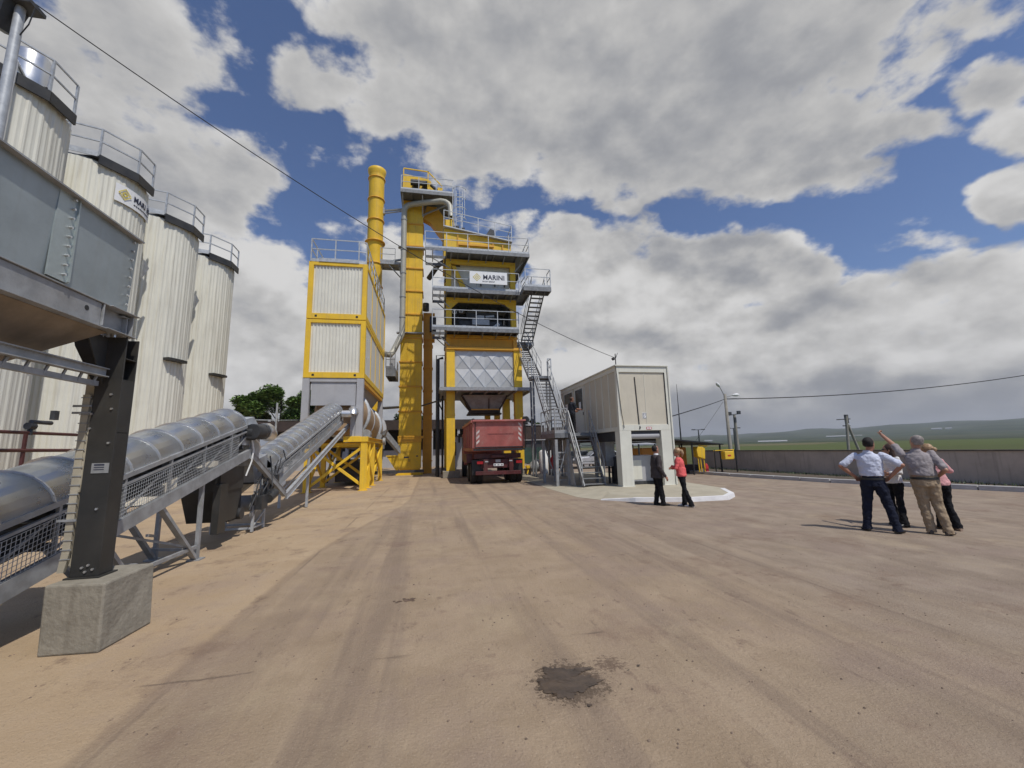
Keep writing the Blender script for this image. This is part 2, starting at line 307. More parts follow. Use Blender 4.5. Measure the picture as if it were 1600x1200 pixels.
def deck(mb, x0, x1, y0, y1, z, t=.05, rib=.12):
    """a grating floor with edge channels and cross joists beneath"""
    mb.box(x0, x1, y0, y1, z - t, z)
    for y in (y0, y1 - .06): mb.box(x0, x1, y - .003, y + .063, z - rib - t, z - t - .002)
    for x in (x0, x1 - .06): mb.box(x - .003, x + .063, y0 + .07, y1 - .07, z - rib - t, z - t - .002)
    n = max(1, int((x1 - x0) / .8))
    for i in range(1, n): xx = x0 + (x1 - x0) * i / n; mb.box(xx - .03, xx + .03, y0 + .07, y1 - .07, z - rib - t + .02, z - t - .002)
    return mb
def text_obj(name, body, size, loc, rot, m_, parent, ext=.004, bold=0.0, align='LEFT', sx=1.0):
    c = bpy.data.curves.new(name, 'FONT'); c.body = body; c.size = size; c.extrude = ext; c.offset = bold; c.align_x = align; c.space_character = 1.05
    o = bpy.data.objects.new(name, c); col.objects.link(o)
    bpy.context.view_layer.update()
    dg = bpy.context.evaluated_depsgraph_get(); me = bpy.data.meshes.new_from_object(o.evaluated_get(dg)); bpy.data.objects.remove(o)
    T = Matrix.Translation(Vector(loc) - (root_off(parent) if parent else Vector())) @ Euler(rot).to_matrix().to_4x4() @ Matrix.Diagonal((sx, 1, 1, 1))
    me.transform(T); me.materials.clear(); me.materials.append(M[m_])
    q = bpy.data.objects.new(name, me); col.objects.link(q); q.parent = parent
    return q
def arc(c, r, a0, a1, n, ax):  # points on an arc; ax picks the plane
    out = []
    for i in range(n + 1):
        t = a0 + (a1 - a0) * i / n; u, v = r * cos(t), r * sin(t)
        out.append({'xz': (c[0] + u, c[1], c[2] + v), 'yz': (c[0], c[1] + u, c[2] + v), 'xy': (c[0] + u, c[1] + v, c[2])}[ax])
    return out
# ------------------------------------------------------------ ground, yard, fields, hills
def ground_mat():
    G = bpy.data.materials.new("yard_dusty_concrete"); G.use_nodes = True; t = G.node_tree; p = t.nodes['Principled BSDF']
    tc = N(t, 'ShaderNodeTexCoord'); P = tc.outputs['Object']
    def noise(scale, stretch=(1, 1, 1), detail=8, rough=.6, rot=0):
        mp = N(t, 'ShaderNodeMapping'); mp.inputs['Scale'].default_value = stretch; mp.inputs['Rotation'].default_value = (0, 0, rot); t.links.new(P, mp.inputs[0])
        n = N(t, 'ShaderNodeTexNoise'); n.inputs['Scale'].default_value = scale; n.inputs['Detail'].default_value = detail; n.inputs['Roughness'].default_value = rough
        t.links.new(mp.outputs[0], n.inputs['Vector']); return n.outputs['Fac']
    sp = N(t, 'ShaderNodeSeparateXYZ'); t.links.new(P, sp.inputs[0])
    big = noise(.35, detail=5); med = noise(1.6, detail=9, rough=.65); fine = noise(34, detail=4, rough=.7)
    k = mixc(t, sstep(t, med, .3, .7), (.308, .228, .149), (.398, .300, .203))
    # greyer worn concrete to the right
    xr = mth(t, 'ADD', sp.outputs[0], mth(t, 'MULTIPLY_ADD', big, 7, -3.5))
    k = mixc(t, mth(t, 'MULTIPLY', sstep(t, xr, 1.2, 6.5), .85), k, mixc(t, sstep(t, noise(2.3, (1, .6, 1)), .32, .68), (.235, .184, .140), (.332, .267, .205)))
    # sandier strip left of the slab joint
    xs = mth(t, 'ADD', sp.outputs[0], mth(t, 'MULTIPLY_ADD', noise(2.2, (1, .3, 1), 9, .7), .22, -.11))
    edge = sstep(t, mth(t, 'ADD', xs, mth(t, 'MULTIPLY', sstep(t, sp.outputs[1], 7, 16), -1.3)), -1.93, -2.15)
    k = mixc(t, mth(t, 'MULTIPLY', edge, .68), k, mixc(t, sstep(t, noise(1.1), .35, .65), (.44, .318, .195), (.53, .395, .250)))
    lne = mth(t, 'ABSOLUTE', mth(t, 'ADD', mth(t, 'ADD', xs, mth(t, 'MULTIPLY', sstep(t, sp.outputs[1], 7, 16), -1.3)), 2.02))
    k = mixc(t, mth(t, 'MULTIPLY', sstep(t, lne, .10, .0), .38), k, (.22, .155, .105))
    # wheel tracks running towards the tower, a second set curving off to the right
    tr = noise(1.5, (1, .05, 1), 6, .6, .03)
    k = mixc(t, mth(t, 'MULTIPLY', sstep(t, tr, .49, .62), mth(t, 'MULTIPLY', sstep(t, mth(t, 'ABSOLUTE', mth(t, 'SUBTRACT', sp.outputs[0], 1.6)), 4.2, 2.2), .62)), k, (.215, .160, .118))
    tr2 = noise(1.1, (1, .06, 1), 7, .62, -.75)
    k = mixc(t, mth(t, 'MULTIPLY', mth(t, 'MULTIPLY', sstep(t, tr2, .48, .70), sstep(t, xr, .5, 4)), .34), k, (.18, .135, .10))
    tr3 = noise(2.6, (1, .05, 1), 7, .62, .05)
    k = mixc(t, mth(t, 'MULTIPLY', sstep(t, tr3, .54, .70), .26), k, (.46, .36, .25))
    # blotches of purplish grey and of dry ochre
    pg = noise(.55, detail=9, rough=.68)
    k = mixc(t, mth(t, 'MULTIPLY', sstep(t, pg, .47, .66), .45), k, (.270, .198, .160))
    og = noise(.75, (1, .8, 1), 10, .7, 1.1)
    k = mixc(t, mth(t, 'MULTIPLY', sstep(t, og, .52, .70), .45), k, (.42, .33, .215))
    # damp halo round the spill
    dv = N(t, 'ShaderNodeVectorMath', operation='DISTANCE'); t.links.new(P, dv.inputs[0]); dv.inputs[1].default_value = (1.03, 3.26, 0)
    hl = mth(t, 'ADD', dv.outputs['Value'], mth(t, 'MULTIPLY_ADD', noise(6, detail=10, rough=.75), .9, -.45))
    k = mixc(t, mth(t, 'MULTIPLY', sstep(t, hl, .48, .12), .5), k, (.19, .14, .10))
    hs = mth(t, 'ADD', dv.outputs['Value'], mth(t, 'MULTIPLY_ADD', noise(16, detail=9, rough=.8), 1.1, -.55))
    k = mixc(t, mth(t, 'MULTIPLY', sstep(t, hs, .27, .23), .85), k, (.105, .075, .052))
    dw = N(t, 'ShaderNodeVectorMath', operation='DISTANCE'); t.links.new(P, dw.inputs[0]); dw.inputs[1].default_value = (1.42, 3.42, 0)
    ht = mth(t, 'ADD', dw.outputs['Value'], mth(t, 'MULTIPLY_ADD', noise(19, (1, 1.6, 1), 9, .8), 1.0, -.5))
    k = mixc(t, mth(t, 'MULTIPLY', sstep(t, ht, .13, .06), .8), k, (.13, .088, .062))
    # clusters of small dark crumbs and scuffs
    cl = mth(t, 'MULTIPLY', sstep(t, noise(11, (1, .6, 1), 8, .8), .58, .66), sstep(t, noise(.9, detail=4), .50, .62))
    k = mixc(t, mth(t, 'MULTIPLY', cl, .75), k, (.13, .09, .065))
    # damp brown blotches
    bl = noise(.8, detail=11, rough=.72)
    k = mixc(t, mth(t, 'MULTIPLY', sstep(t, bl, .52, .66), .62), k, (.20, .135, .095))
    bl2 = noise(2.1, (1, .7, 1), 12, .75)
    k = mixc(t, mth(t, 'MULTIPLY', sstep(t, bl2, .57, .68), .65), k, (.17, .115, .085))
    bl3 = noise(4.5, (1, .35, 1), 12, .8)
    k = mixc(t, mth(t, 'MULTIPLY', sstep(t, bl3, .58, .65), .50), k, (.15, .105, .08))
    # slab joints, weak
    for off, per in ((.0, 5.0),):
        fr = mth(t, 'PINGPONG', mth(t, 'ADD', sp.outputs[0], mth(t, 'MULTIPLY_ADD', med, .05, 1.93)), 3.3)
        k = mixc(t, mth(t, 'MULTIPLY', sstep(t, fr, .030, .008), mth(t, 'MULTIPLY', sstep(t, big, .40, .62), .6)), k, (.16, .115, .085))
    fy = mth(t, 'PINGPONG', mth(t, 'ADD', sp.outputs[1], mth(t, 'MULTIPLY_ADD', noise(1.2), .25, 1.9)), 3.0)
    k = mixc(t, mth(t, 'MULTIPLY', sstep(t, fy, .022, .006), mth(t, 'MULTIPLY', sstep(t, noise(.9), .52, .6), .7)), k, (.15, .11, .08))
    # grit and pebbles
    gr = noise(75, detail=3, rough=.75)
    k = mixc(t, mth(t, 'MULTIPLY', sstep(t, gr, .58, .68), .55), k, (.16, .12, .09))
    k = mixc(t, mth(t, 'MULTIPLY', sstep(t, gr, .42, .32), .45), k, (.52, .43, .33))
    k = mixc(t, mth(t, 'MULTIPLY', sstep(t, noise(16, detail=5, rough=.75), .66, .71), .6), k, (.14, .10, .075))
    t.links.new(k, p.inputs['Base Color'])
    t.links.new(mth(t, 'MULTIPLY_ADD', bl, -.25, 1.0), p.inputs['Roughness']); p.inputs['Specular IOR Level'].default_value = .25
    bp = N(t, 'ShaderNodeBump'); bp.inputs['Strength'].default_value = .85; bp.inputs['Distance'].default_value = .02
    t.links.new(mth(t, 'ADD', mth(t, 'MULTIPLY', fine, .8), mth(t, 'ADD', bl3, med)), bp.inputs['Height']); t.links.new(bp.outputs[0], p.inputs['Normal'])
    return G
def field_mat(name, bands, far):
    G = bpy.data.materials.new(name); G.use_nodes = True; t = G.node_tree; p = t.nodes['Principled BSDF']
    tc = N(t, 'ShaderNodeTexCoord'); P = tc.outputs['Object']
    mp = N(t, 'ShaderNodeMapping'); mp.inputs['Scale'].default_value = (.0028, .0011, 1) if far else (.004, .009, 1); mp.inputs['Rotation'].default_value = (0, 0, .5); t.links.new(P, mp.inputs[0])
    v = N(t, 'ShaderNodeTexVoronoi'); v.inputs['Scale'].default_value = 1.0; t.links.new(mp.outputs[0], v.inputs['Vector'])
    r = N(t, 'ShaderNodeValToRGB'); r.color_ramp.interpolation = 'CONSTANT'
    e = r.color_ramp.elements; e[0].color = (*bands[0], 1); e[1].position = .85; e[1].color = (*bands[-1], 1)
    for i, b_ in enumerate(bands[1:-1]): x = e.new(.85 * (i + 1) / (len(bands) - 1)); x.color = (*b_, 1)
    sx = N(t, 'ShaderNodeSeparateColor'); t.links.new(v.outputs['Color'], sx.inputs[0]); t.links.new(sx.outputs[0], r.inputs[0])
    n = N(t, 'ShaderNodeTexNoise'); n.inputs['Scale'].default_value = .02 if far else .3; n.inputs['Detail'].default_value = 10; n.inputs['Roughness'].default_value = .7; t.links.new(P, n.inputs['Vector'])
    k = mixc(t, mth(t, 'MULTIPLY', sstep(t, n.outputs['Fac'], .35, .7), .6), r.outputs[0], (.06, .075, .03))
    if far:
        n2 = N(t, 'ShaderNodeTexNoise'); n2.inputs['Scale'].default_value = .006; n2.inputs['Detail'].default_value = 8; n2.inputs['Roughness'].default_value = .65; t.links.new(P, n2.inputs['Vector'])
        k = mixc(t, mth(t, 'MULTIPLY', sstep(t, n2.outputs['Fac'], .52, .56), .8), k, (.022, .035, .018))
    t.links.new(k, p.inputs['Base Color']); p.inputs['Roughness'].default_value = .95; p.inputs['Specular IOR Level'].default_value = .1
    return G
Mfield = field_mat("meadow", [(.115, .115, .042), (.09, .11, .036), (.13, .118, .055), (.085, .098, .036), (.15, .13, .07)], False)
Mhill = field_mat("hill_fields", [(.030, .048, .026), (.046, .062, .030), (.034, .050, .030), (.075, .072, .046), (.026, .042, .024)], True)
Myard = ground_mat()
EL = [(-100, .9), (30, 1.0), (39, .95), (46, 1.25), (50, 1.3), (54, 1.42), (58.5, 1.5), (62, 1.6), (70, 1.6), (110, 1.3)]
def elev(az):
    for (a, u), (b_, v) in zip(EL, EL[1:]):
        if a <= az <= b_: return u + (v - u) * (az - a) / (b_ - a)
    return 1.
def terr(r, az):
    s_ = min(1, max(0, (r - 450) / 3300)); s_ = s_ * s_ * (3 - 2 * s_)
    return r * math.tan(R_(elev(az))) * s_ * 1.0 + (s_ * 9 * sin(az * .9) * sin(r * .0021 + az * .2))
g_ = MB(); g_.add([(x * 5200, y * 5200, -.03) for x, y in ((-1, -1), (1, -1), (1, 1), (-1, 1))], [(0, 1, 2, 3)])
tag(g_.build('ground', Mfield), kind='structure')
h = MB(); nr, na = 34, 150; vs = []
for i in range(nr):
    r = 440 + (4600 - 440) * (i / (nr - 1)) ** 1.25
    for j in range(na):
        az = -100 + 210 * j / (na - 1); z = terr(r, az) if i else -.6
        if i > nr - 6: z -= (i - nr + 6) ** 2 * 6.0
        vs.append((r * sin(R_(az)), r * cos(R_(az)), z))
h.add(vs, [(i * na + j, (i + 1) * na + j, (i + 1) * na + j + 1, i * na + j + 1) for i in range(nr - 1) for j in range(na - 1)], True)
tag(h.build('hills', Mhill), kind='structure')
y_ = MB()
YP = [(-40, -14), (23, -14), (20.3, 3), (19.85, 10), (18.9, 22.6), (18.6, 30), (18.2, 62), (-40, 62)]
y_.add([(x, y, 0) for x, y in YP], [tuple(range(len(YP)))])
tag(y_.build('yard', Myard), kind='structure')

# puddle: a ragged wet stain of asphalt spill and water on the concrete
def blotch(name, c, lobes, seed, m_, z, kind, n=150):
    r2 = random.Random(seed); mb = MB(); ph = [r2.uniform(0, 6.28) for _ in range(9)]
    for (dx, dy, a, b_) in lobes:
        pts = []
        for k in range(n):
            t = 2 * pi * k / n
            q = 1 + .16 * sin(3 * t + ph[0]) + .12 * sin(5 * t + ph[1]) + .09 * sin(9 * t + ph[2]) + .07 * sin(17 * t + ph[3]) + .05 * sin(31 * t + ph[4]) + r2.uniform(-.06, .06)
            pts.append((c[0] + dx + a * q * cos(t), c[1] + dy + b_ * q * sin(t), z))
        z += .0007
        mb.add([(c[0] + dx, c[1] + dy, z)] + pts, [(0, 1 + k, 1 + (k + 1) % n) for k in range(n)])
    return tag(mb.build(name, m_), kind=kind)
wet = mat('wet_stain', (.060, .042, .030), .34, 0, .4, 7, .12, 22, dirt=.7, dirtc=(.17, .115, .07), spec=.45)
stain = mat('brown_stain', (.10, .065, .045), .6, 0, .5, 9, .3, 30, dirt=.6, dirtc=(.25, .17, .12))
r3 = random.Random(5)
r3 = random.Random(5); lob = [(0, 0, .17, .14), (-.10, .02, .10, .09), (.10, .01, .15, .11), (-.02, .16, .10, .10), (.05, .14, .10, .08), (.20, .17, .07, .03)]
for _ in range(10):
    a = r3.uniform(0, 6.28); d = 1 + abs(r3.gauss(0, .35)); s_ = r3.uniform(.004, .014)
    lob.append((.30 * d * cos(a) + .12, .2 * d * sin(a) + .05, s_ * 1.3, s_))
blotch('puddle', (.98, 3.22), lob, 3, wet, .004, 'structure', 120)
blotch('puddle', (-.26, 5.33), [(0, 0, .055, .04), (.05, .03, .03, .03), (-.10, -.02, .03, .02), (-.16, .0, .015, .015), (.06, -.04, .02, .012), (-.05, .05, .02, .015), (-.13, -.05, .015, .01)], 8, stain, .004, 'structure', 60)
# loose pebbles
pb = MB(); r4 = random.Random(11)
for _ in range(620):
    x = r4.uniform(-4, 8); y = 1.8 + abs(r4.gauss(0, 3.4)); s_ = r4.uniform(.003, .011) * (1.5 if r4.random() < .08 else 1)
    if y > 12 : continue
    pb.rings([((x, y, 0.0), (s_ * 1.1, s_ * .3, 0), (-s_ * .2, s_ * .9, 0)), ((x, y, s_ * .7), (s_ * .6, s_ * .2, 0), (-s_ * .1, s_ * .5, 0))], 5, False)
tag(pb.build('pebbles', mat('pebble', (.19, .14, .10), .9, 0, .5, 20)), kind='stuff')

# concrete island with its white kerb, kerb and wall on the right
IS = [(5.0, 14.0), (5.45, 13.0), (6.25, 12.2), (7.7, 11.6), (9.05, 11.6), (9.75, 12.2), (10.5, 13.6), (10.75, 16.2), (10.7, 25.5), (5.2, 25.5), (5.0, 17)]
isl = MB(); LI = [(6.05, 13.6), (6.3, 14.4), (6.5, 17), (6.5, 25.4)]
TOPP = IS[2:9] + [LI[3], LI[2], LI[1], LI[0]]
isl.prism(TOPP, 2, .002, .118)
ramp = [(IS[1], LI[0]), (IS[0], LI[1]), ((4.9, 17), LI[2]), ((5.0, 25.4), LI[3])]
for (a, b), (c, d) in zip(ramp, ramp[1:]): isl.add([(*a, .005), (*c, .005), (*d, .1185), (*b, .1185)], [(0, 1, 2, 3)])
isl.add([(*IS[1], .005), (*IS[2], .1185), (*LI[0], .1185)], [(0, 1, 2)])
def inset(pts, d):
    c = Vector((sum(p[0] for p in pts) / len(pts), sum(p[1] for p in pts) / len(pts)))
    out = []
    n = len(pts)
    for i in range(n):
        a, b, e = Vector(pts[i - 1]), Vector(pts[i]), Vector(pts[(i + 1) % n])
        u = (b - a).normalized(); v = (e - b).normalized(); nn = (Vector((-u.y, u.x)) + Vector((-v.y, v.x))).normalized()
        out.append(tuple(b + nn * d / max(.4, nn.dot(Vector((-u.y, u.x))))))
    return out
isl.v = [(x, y, z) for x, y, z in isl.v]
tag(isl.build('pavement', 'island'), kind='structure')
kb = MB(); out = IS[1:7]; inn = inset(IS, .16)[1:7]
zt = [.03, .125, .125, .125, .125, .125]
for i in range(len(out) - 1):
    a, b = out[i], out[i + 1]; c, d = inn[i + 1], inn[i]
    e = lambda p, q, k: (p[0] + (p[0] - q[0]) * k, p[1] + (p[1] - q[1]) * k)
    kb.hexa([(*e(a, d, .15), 0), (*e(b, c, .15), 0), (*c, 0), (*d, 0), (*e(a, d, .02), zt[i]), (*e(b, c, .02), zt[i + 1]), (*c, zt[i + 1]), (*d, zt[i])])
tag(kb.build('kerb', 'kerb'), kind='structure')
k2 = MB(); KR = [(15.35, 27), (15.4, 22.8), (15.55, 19.5), (16.45, 14.7), (17.4, 12), (18.4, 9.6), (18.9, 4), (19.2, -6)]
for a, b in zip(KR, KR[1:]):
    L = math.dist(a, b); n = max(1, int(L / 1.0))
    for i in range(n):
        p = Vector(a).lerp(Vector(b), (i + .01) / n); q = Vector(a).lerp(Vector(b), (i + .985) / n); k2.bar((*p, .07), (*q, .07), .28, .16)
tag(k2.build('kerb', 'gkerb'), kind='structure')
vg = MB(); vg.add([(x + .15, y, .11) for x, y in KR] + [(x, y, .11) for x, y in ((19.9, -6), (19.9, 4), (19.4, 10), (18.9, 14.7), (18.6, 19.5), (18.2, 22.8), (18.1, 27))], [list(range(15))])
tag(vg.build('verge', mat('verge_soil', (.10, .075, .055), .95, 0, .3, 3, .3, 20, dirt=.6, dirtc=(.07, .08, .04))), kind='structure')

w = empty('boundary_wall', (19, 16, 0), 'long low brown rendered boundary wall along the edge of the yard', 'wall')
wl = MB(); WP = [(18.05, 26.2), (18.35, 22.6), (19.5, 10.4), (20.2, 3), (20.9, -6)]
for a, b in zip(WP, WP[1:]): wl.bar((*a, .62), (*b, .62), .22, 1.24)
wl.build('wall_body', 'wallc', w)
cp = MB()
for a, b in zip(WP, WP[1:]): cp.bar((*a, 1.265), (*b, 1.265), .30, .05)
cp.parts('coping', mat('coping', (.12, .10, .08), .9, 0, .3, 2), w)
# weeds along the wall foot
wd = MB(); r5 = random.Random(3)
for _ in range(1500):
    y = r5.uniform(-2, 26); x = 18.15 + (26.2 - y) * .085 - r5.uniform(.25, .9); hh = r5.uniform(.03, .16); a = r5.uniform(0, 6.28)
    wd.add([(x, y, .11), (x + .03 * cos(a), y + .03 * sin(a), .11), (x + .06 * cos(a + 1), y + .06 * sin(a + 1), .11 + hh)], [(0, 1, 2)])
tag(wd.build('weeds', 'leafd'), kind='stuff')
# ------------------------------------------------------------ corrugated storage silos
def silo_shell(cx, cy, r, z0, z1):
    mb = MB(); n = 224; vs = []
    for z in (z0, z1):
        for k in range(n):
            ph = k % 7; rr = r + (.020 if ph in (0, 1) else (.0 if ph != 4 else .008)); t = 2 * pi * k / n
            vs.append((cx + rr * cos(t), cy + rr * sin(t), z))
    mb.add(vs, [(k, (k + 1) % n, n + (k + 1) % n, n + k) for k in range(n)]); mb.add(vs[n:], [list(range(n))]); return mb
WHERE = ['nearest cream corrugated silo with a steel canister on its roof', 'second cream corrugated silo, carrying a white logo sign',
         'third cream corrugated silo, between the silo with the sign and the farthest one', 'farthest cream corrugated silo at the end of the row']
SC = []
for i in range(4):
    cx, cy = -11.35, 11.75 + 3.3 * i; SC.append((cx, cy))
    s = empty('silo', (cx, cy, 0), WHERE[i], 'silo', 'corrugated silos in a row')
    silo_shell(cx, cy, 1.46, 0.05, 11.0).build('shell', 'silo', s)
    MB().lathe((cx, cy, 10.98), [(1.42, 0), (1.40, .10), (.5, .35), (.2, .38)], 32).build('roof', 'galvd', s)
    p = MB(); # wedge shaped catwalk sticking out over the edge
    A = [(cx + .2, cy - 1.2), (cx + 1.05, cy - 1.22), (cx + 1.60, cy - .35), (cx + 1.58, cy + .45), (cx + .6, cy + .6)]
    p.prism(A, 2, 11.08, 11.14)
    B = A[1:4]
    for a, b in zip(B, B[1:]): p.bar((*a, 11.03), (*b, 11.03), .05, .30)
    p.build('catwalk', 'dark', s)
    rl = MB(); rail(rl, [(cx - 1.3, cy - .6, 11.14), (cx - .4, cy - 1.5, 11.14), (cx + .3, cy - 1.4, 11.14), (cx + 1.02, cy - 1.18, 11.14), (cx + 1.57, cy - .35, 11.14), (cx + 1.55, cy + .42, 11.14)], .95, .9, False)
    rl.bar((cx + .35, cy - 1.43, 11.2), (cx + 1.0, cy - 1.22, 11.2), .02, .18); rl.parts('railing', 'galv', s)
    lg = MB(); an = 2 * pi * (-.045)
    z = 5.4; a0 = an
    pts = [(cx + 1.47 * cos(a0 + t), cy + 1.47 * sin(a0 + t)) for t in (-.28, -.1, .1, .28)] + [(cx + 1.72 * cos(a0 + t), cy + 1.72 * sin(a0 + t)) for t in (.24, .1, -.1, -.24)]
    if i == 0: z = 5.0
    lg.prism(pts, 2, z, z + .10); lg.parts('ledge', 'dark', s)
    if i < 3:
        br = MB(); br.prism([(cy + .9, 8.0), (cy + 1.2, 8.5), (cy + .9, 8.7)], 0, cx + 1.2, cx + 1.26); br.parts('bracket', 'galvd', s)
# steel canister and its down pipe on the nearest silo
cx, cy = SC[0]; s = empty('vent_canister', (cx + .2, cy + .1, 11.3), 'shiny steel canister vent standing on the roof of the nearest silo', 'vent')
MB().lathe((cx + .58, cy + .22, 11.16), [(.24, 0), (.35, .18), (.365, .26), (.365, 1.42), (.35, 1.46), (.08, 1.49)], 36).build('canister_body', 'silver', s)
MB().tube([(cx + .85, cy - .15, 11.55), (cx + 1.1, cy - .75, 11.6), (cx + 1.30, cy - .95, 11.4), (cx + 1.30, cy - .97, 6.0), (cx + 1.30, cy - .97, .3)], .055, 10).build('down_pipe', 'silver', s)
mv = MB(); mv.box(cx + .85, cx + 1.15, cy - .2, cy + .05, 11.3, 11.5); mv.tube([(cx + .7, cy - .1, 11.42), (cx + 1.3, cy - .1, 11.42)], .07, 8); mv.tube([(cx + .2, cy + .3, 11.1), (cx + .2, cy + .3, 11.5)], .2, 10); mv.parts('valve', 'black', s)
# logo mark: nested tilted squares
def logo(mb, P, u, v, s_, th=.008):
    n = u.cross(v)
    for (cxx, cyy, r, w_) in ((0, 0, 1.0, .17), (.0, 0, .48, .20)):
        q = [Vector((0, 1)), Vector((1, 0)), Vector((0, -1)), Vector((-1, 0))]
        for k in range(4):
            if (r > .9 and k == 0) or False: a_, b_ = q[k], q[(k + 1) % 4].lerp(q[k], .12)
            else: a_, b_ = q[k], q[(k + 1) % 4]
            a_ = a_ * r; b_ = b_ * r
            A = P + (u * a_.x + v * a_.y) * s_; B = P + (u * b_.x + v * b_.y) * s_
            ai = P + (u * a_.x + v * a_.y) * s_ * (1 - w_ / r); bi = P + (u * b_.x + v * b_.y) * s_ * (1 - w_ / r)
            mb.hexa([A, B, bi, ai, A + n * th, B + n * th, bi + n * th, ai + n * th])
cx, cy = SC[1]
sg = empty('silo_sign', (cx + 1.5, cy, 9.7), 'white sign with yellow diamond logo on the second silo', 'sign')
bd = MB(); th = [2 * pi * (-.088 + .16 * k / 14) for k in range(15)]
for a, b in zip(th, th[1:]):
    P = [(cx + r * cos(t), cy + r * sin(t)) for r, t in ((1.515, a), (1.53, a), (1.53, b), (1.515, b))]
    bd.prism(P, 2, 9.95, 10.55)
bd.build('board', 'signw', sg)
lg = MB(); t = 2 * pi * -.060; P = Vector((cx + 1.545 * cos(t), cy + 1.545 * sin(t), 10.27)); logo(lg, P, Vector((-sin(t), cos(t), 0)), Vector((0, 0, 1)), .20); lg.build('logo', 'logo', sg)
for k, chx in enumerate("MARINI"):
    t = 2 * pi * (-.030 + .0165 * k + (.004 if k == 5 else 0) + (.003 if k else 0))
    text_obj('letter', chx, .26, (cx + 1.534 * cos(t), cy + 1.534 * sin(t), 10.22), (pi / 2, 0, t + pi / 2), 'ink', sg, .006, .006, sx=.85)
tl = MB()
for k in range(10):
    t = 2 * pi * (-.028 + .0085 * k); tl.bar((cx + 1.536 * cos(t), cy + 1.536 * sin(t), 10.10), (cx + 1.536 * cos(t + .035), cy + 1.536 * sin(t + .035), 10.10), .01, .035)
tl.parts('small_print', 'ink', sg)
# pipework in front of the silos
pw = empty('pipework', (-8.6, 11, 0), 'dark maroon heated pipes with valves in front of the silos', 'pipes')
pm = MB()
for z, x in ((1.95, -8.5), (2.35, -8.9)): pm.tube([(x, 7.0, z), (x, 15, z)], .038, 8)
for y in (8.2, 10.6, 13): pm.box(-8.53, -8.48, y, y + .05, 0, 2.3)
pm.parts('pipe', 'maroon', pw)
vv = MB()
for y in (9.6, 11.2):
    vv.tube([(-8.9, y, 2.3), (-8.9, y, 2.6), (-8.9, y + .5, 2.6)], .05, 8); vv.tube([(-8.9, y - .08, 2.5), (-8.9, y + .08, 2.5)], .08, 10); vv.box(-8.95, -8.85, y + .5, y + .62, 2.68, 2.9)
vv.parts('valve', 'mach', pw)
vr = MB(); vr.box(-8.98, -8.8, 8.0, 8.4, 2.4, 2.52); vr.tube([(-8.9, 8.2, 2.38), (-8.9, 8.2, 2.6)], .09, 8); vr.build('actuator', mat('orange_red', (.5, .10, .03), .5), pw)

# ------------------------------------------------------------ cold feed hopper on its column
H = empty('feed_hopper', (-3.35, 4.9, .6), 'big grey steel feed hopper raised on a charcoal column in the near left corner', 'hopper')
X = -3.2; YE = 4.88
hp = MB()
# side sheet, leaning outwards to the rim, thin plates
def plate(mb, a, b, c, d, t=.012):
    a, b, c, d = map(Vector, (a, b, c, d)); n = (b - a).cross(d - a).normalized() * t
    return mb.hexa([a, b, c, d, a + n, b + n, c + n, d + n])
plate(hp, (X, 1.2, 3.27), (X, YE, 3.27), (X + .02, YE + .02, 4.12), (X + .02, 1.2, 4.12))
plate(hp, (X - 2.4, YE, 3.27), (X, YE, 3.27), (X + .02, YE + .02, 4.12), (X - 2.42, YE + .02, 4.12))
plate(hp, (X - 2.4, YE, 3.27), (X - 2.4, 1.2, 3.27), (X - 2.42, 1.2, 4.12), (X - 2.42, YE + .02, 4.12))
hp.parts('side_panel', 'hopper', H)
rb = MB()
for y in (4.02, 2.2):
    rb.prism([(y - .11, 3.28), (y + .11, 3.28), (y + .10, 4.11), (y - .10, 4.11)], 0, X + .022, X + .034)
    rb.box(X + .034, X + .05, y + .085, y + .1, 3.29, 4.1)
rb.parts('rib', mat('pale_rib', (.42, .47, .46), .42, .5, .1, 5), H)
bo = MB()
for y in (4.02,):
    for k in range(9):
        z = 3.34 + k * .088; bo.tube([(X + .03, y + .04, z), (X + .058, y + .04, z)], .011, 6)
for k in range(8): bo.tube([(X + .03, YE - .05, 3.34 + k * .1), (X + .045, YE - .05, 3.34 + k * .1)], .012, 6)
for k in range(5): bo.tube([(-3.24 - .045 * k * 1.2, 4.80 + .03, 2.985), (-3.24 - .045 * k * 1.2, 4.83, 3.02)], .016, 6)
bo.parts('bolts', 'silver', H)
rm = MB(); rm.prism([(X - .05, 4.07), (X + .09, 4.07), (X + .09, 4.085), (X + .03, 4.11), (X - .05, 4.13)], 1, 1.2, YE + .02)
rm.bar((X + .03, YE + .02, 4.10), (X - 2.4, YE + .02, 4.10), .10, .03); rm.build('rim', 'galvd', H)
bm_ = MB(); bm_.chan((X - .05, 1.2, 3.14), (X - .05, 4.62, 3.14), .16, .25, .012)
bm_.box(X + .0, X + .012, 1.2, 4.55, 3.03, 3.25)                  # closing web plate flush with the flange
bm_.box(X - .14, X + .04, 4.62, 5.02, 3.02, 3.032); bm_.box(X - .14, X + .06, 4.62, 5.02, 3.25, 3.262)
for y in (4.56, 4.96): bm_.box(X - .12, X + .03, y, y + .012, 3.034, 3.248)
bm_.box(X - .06, X - .05, 4.62, 5.0, 3.034, 3.248)
bm_.chan((X, YE + .05, 3.12), (X - 2.4, YE + .05, 3.12), .14, .22, .012)
bm_.build('frame_beam', 'galvd', H, .004)
hl = MB(); hl.tube([(X + .0125, 4.38, 3.15), (X + .0145, 4.38, 3.15)], .025, 14); hl.build('bolt_hole', 'black', H)
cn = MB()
plate(cn, (X - .06, 4.75, 3.02), (X - .06, 1.2, 3.02), (X - .75, 1.9, 2.35), (X - .75, 4.0, 2.35))
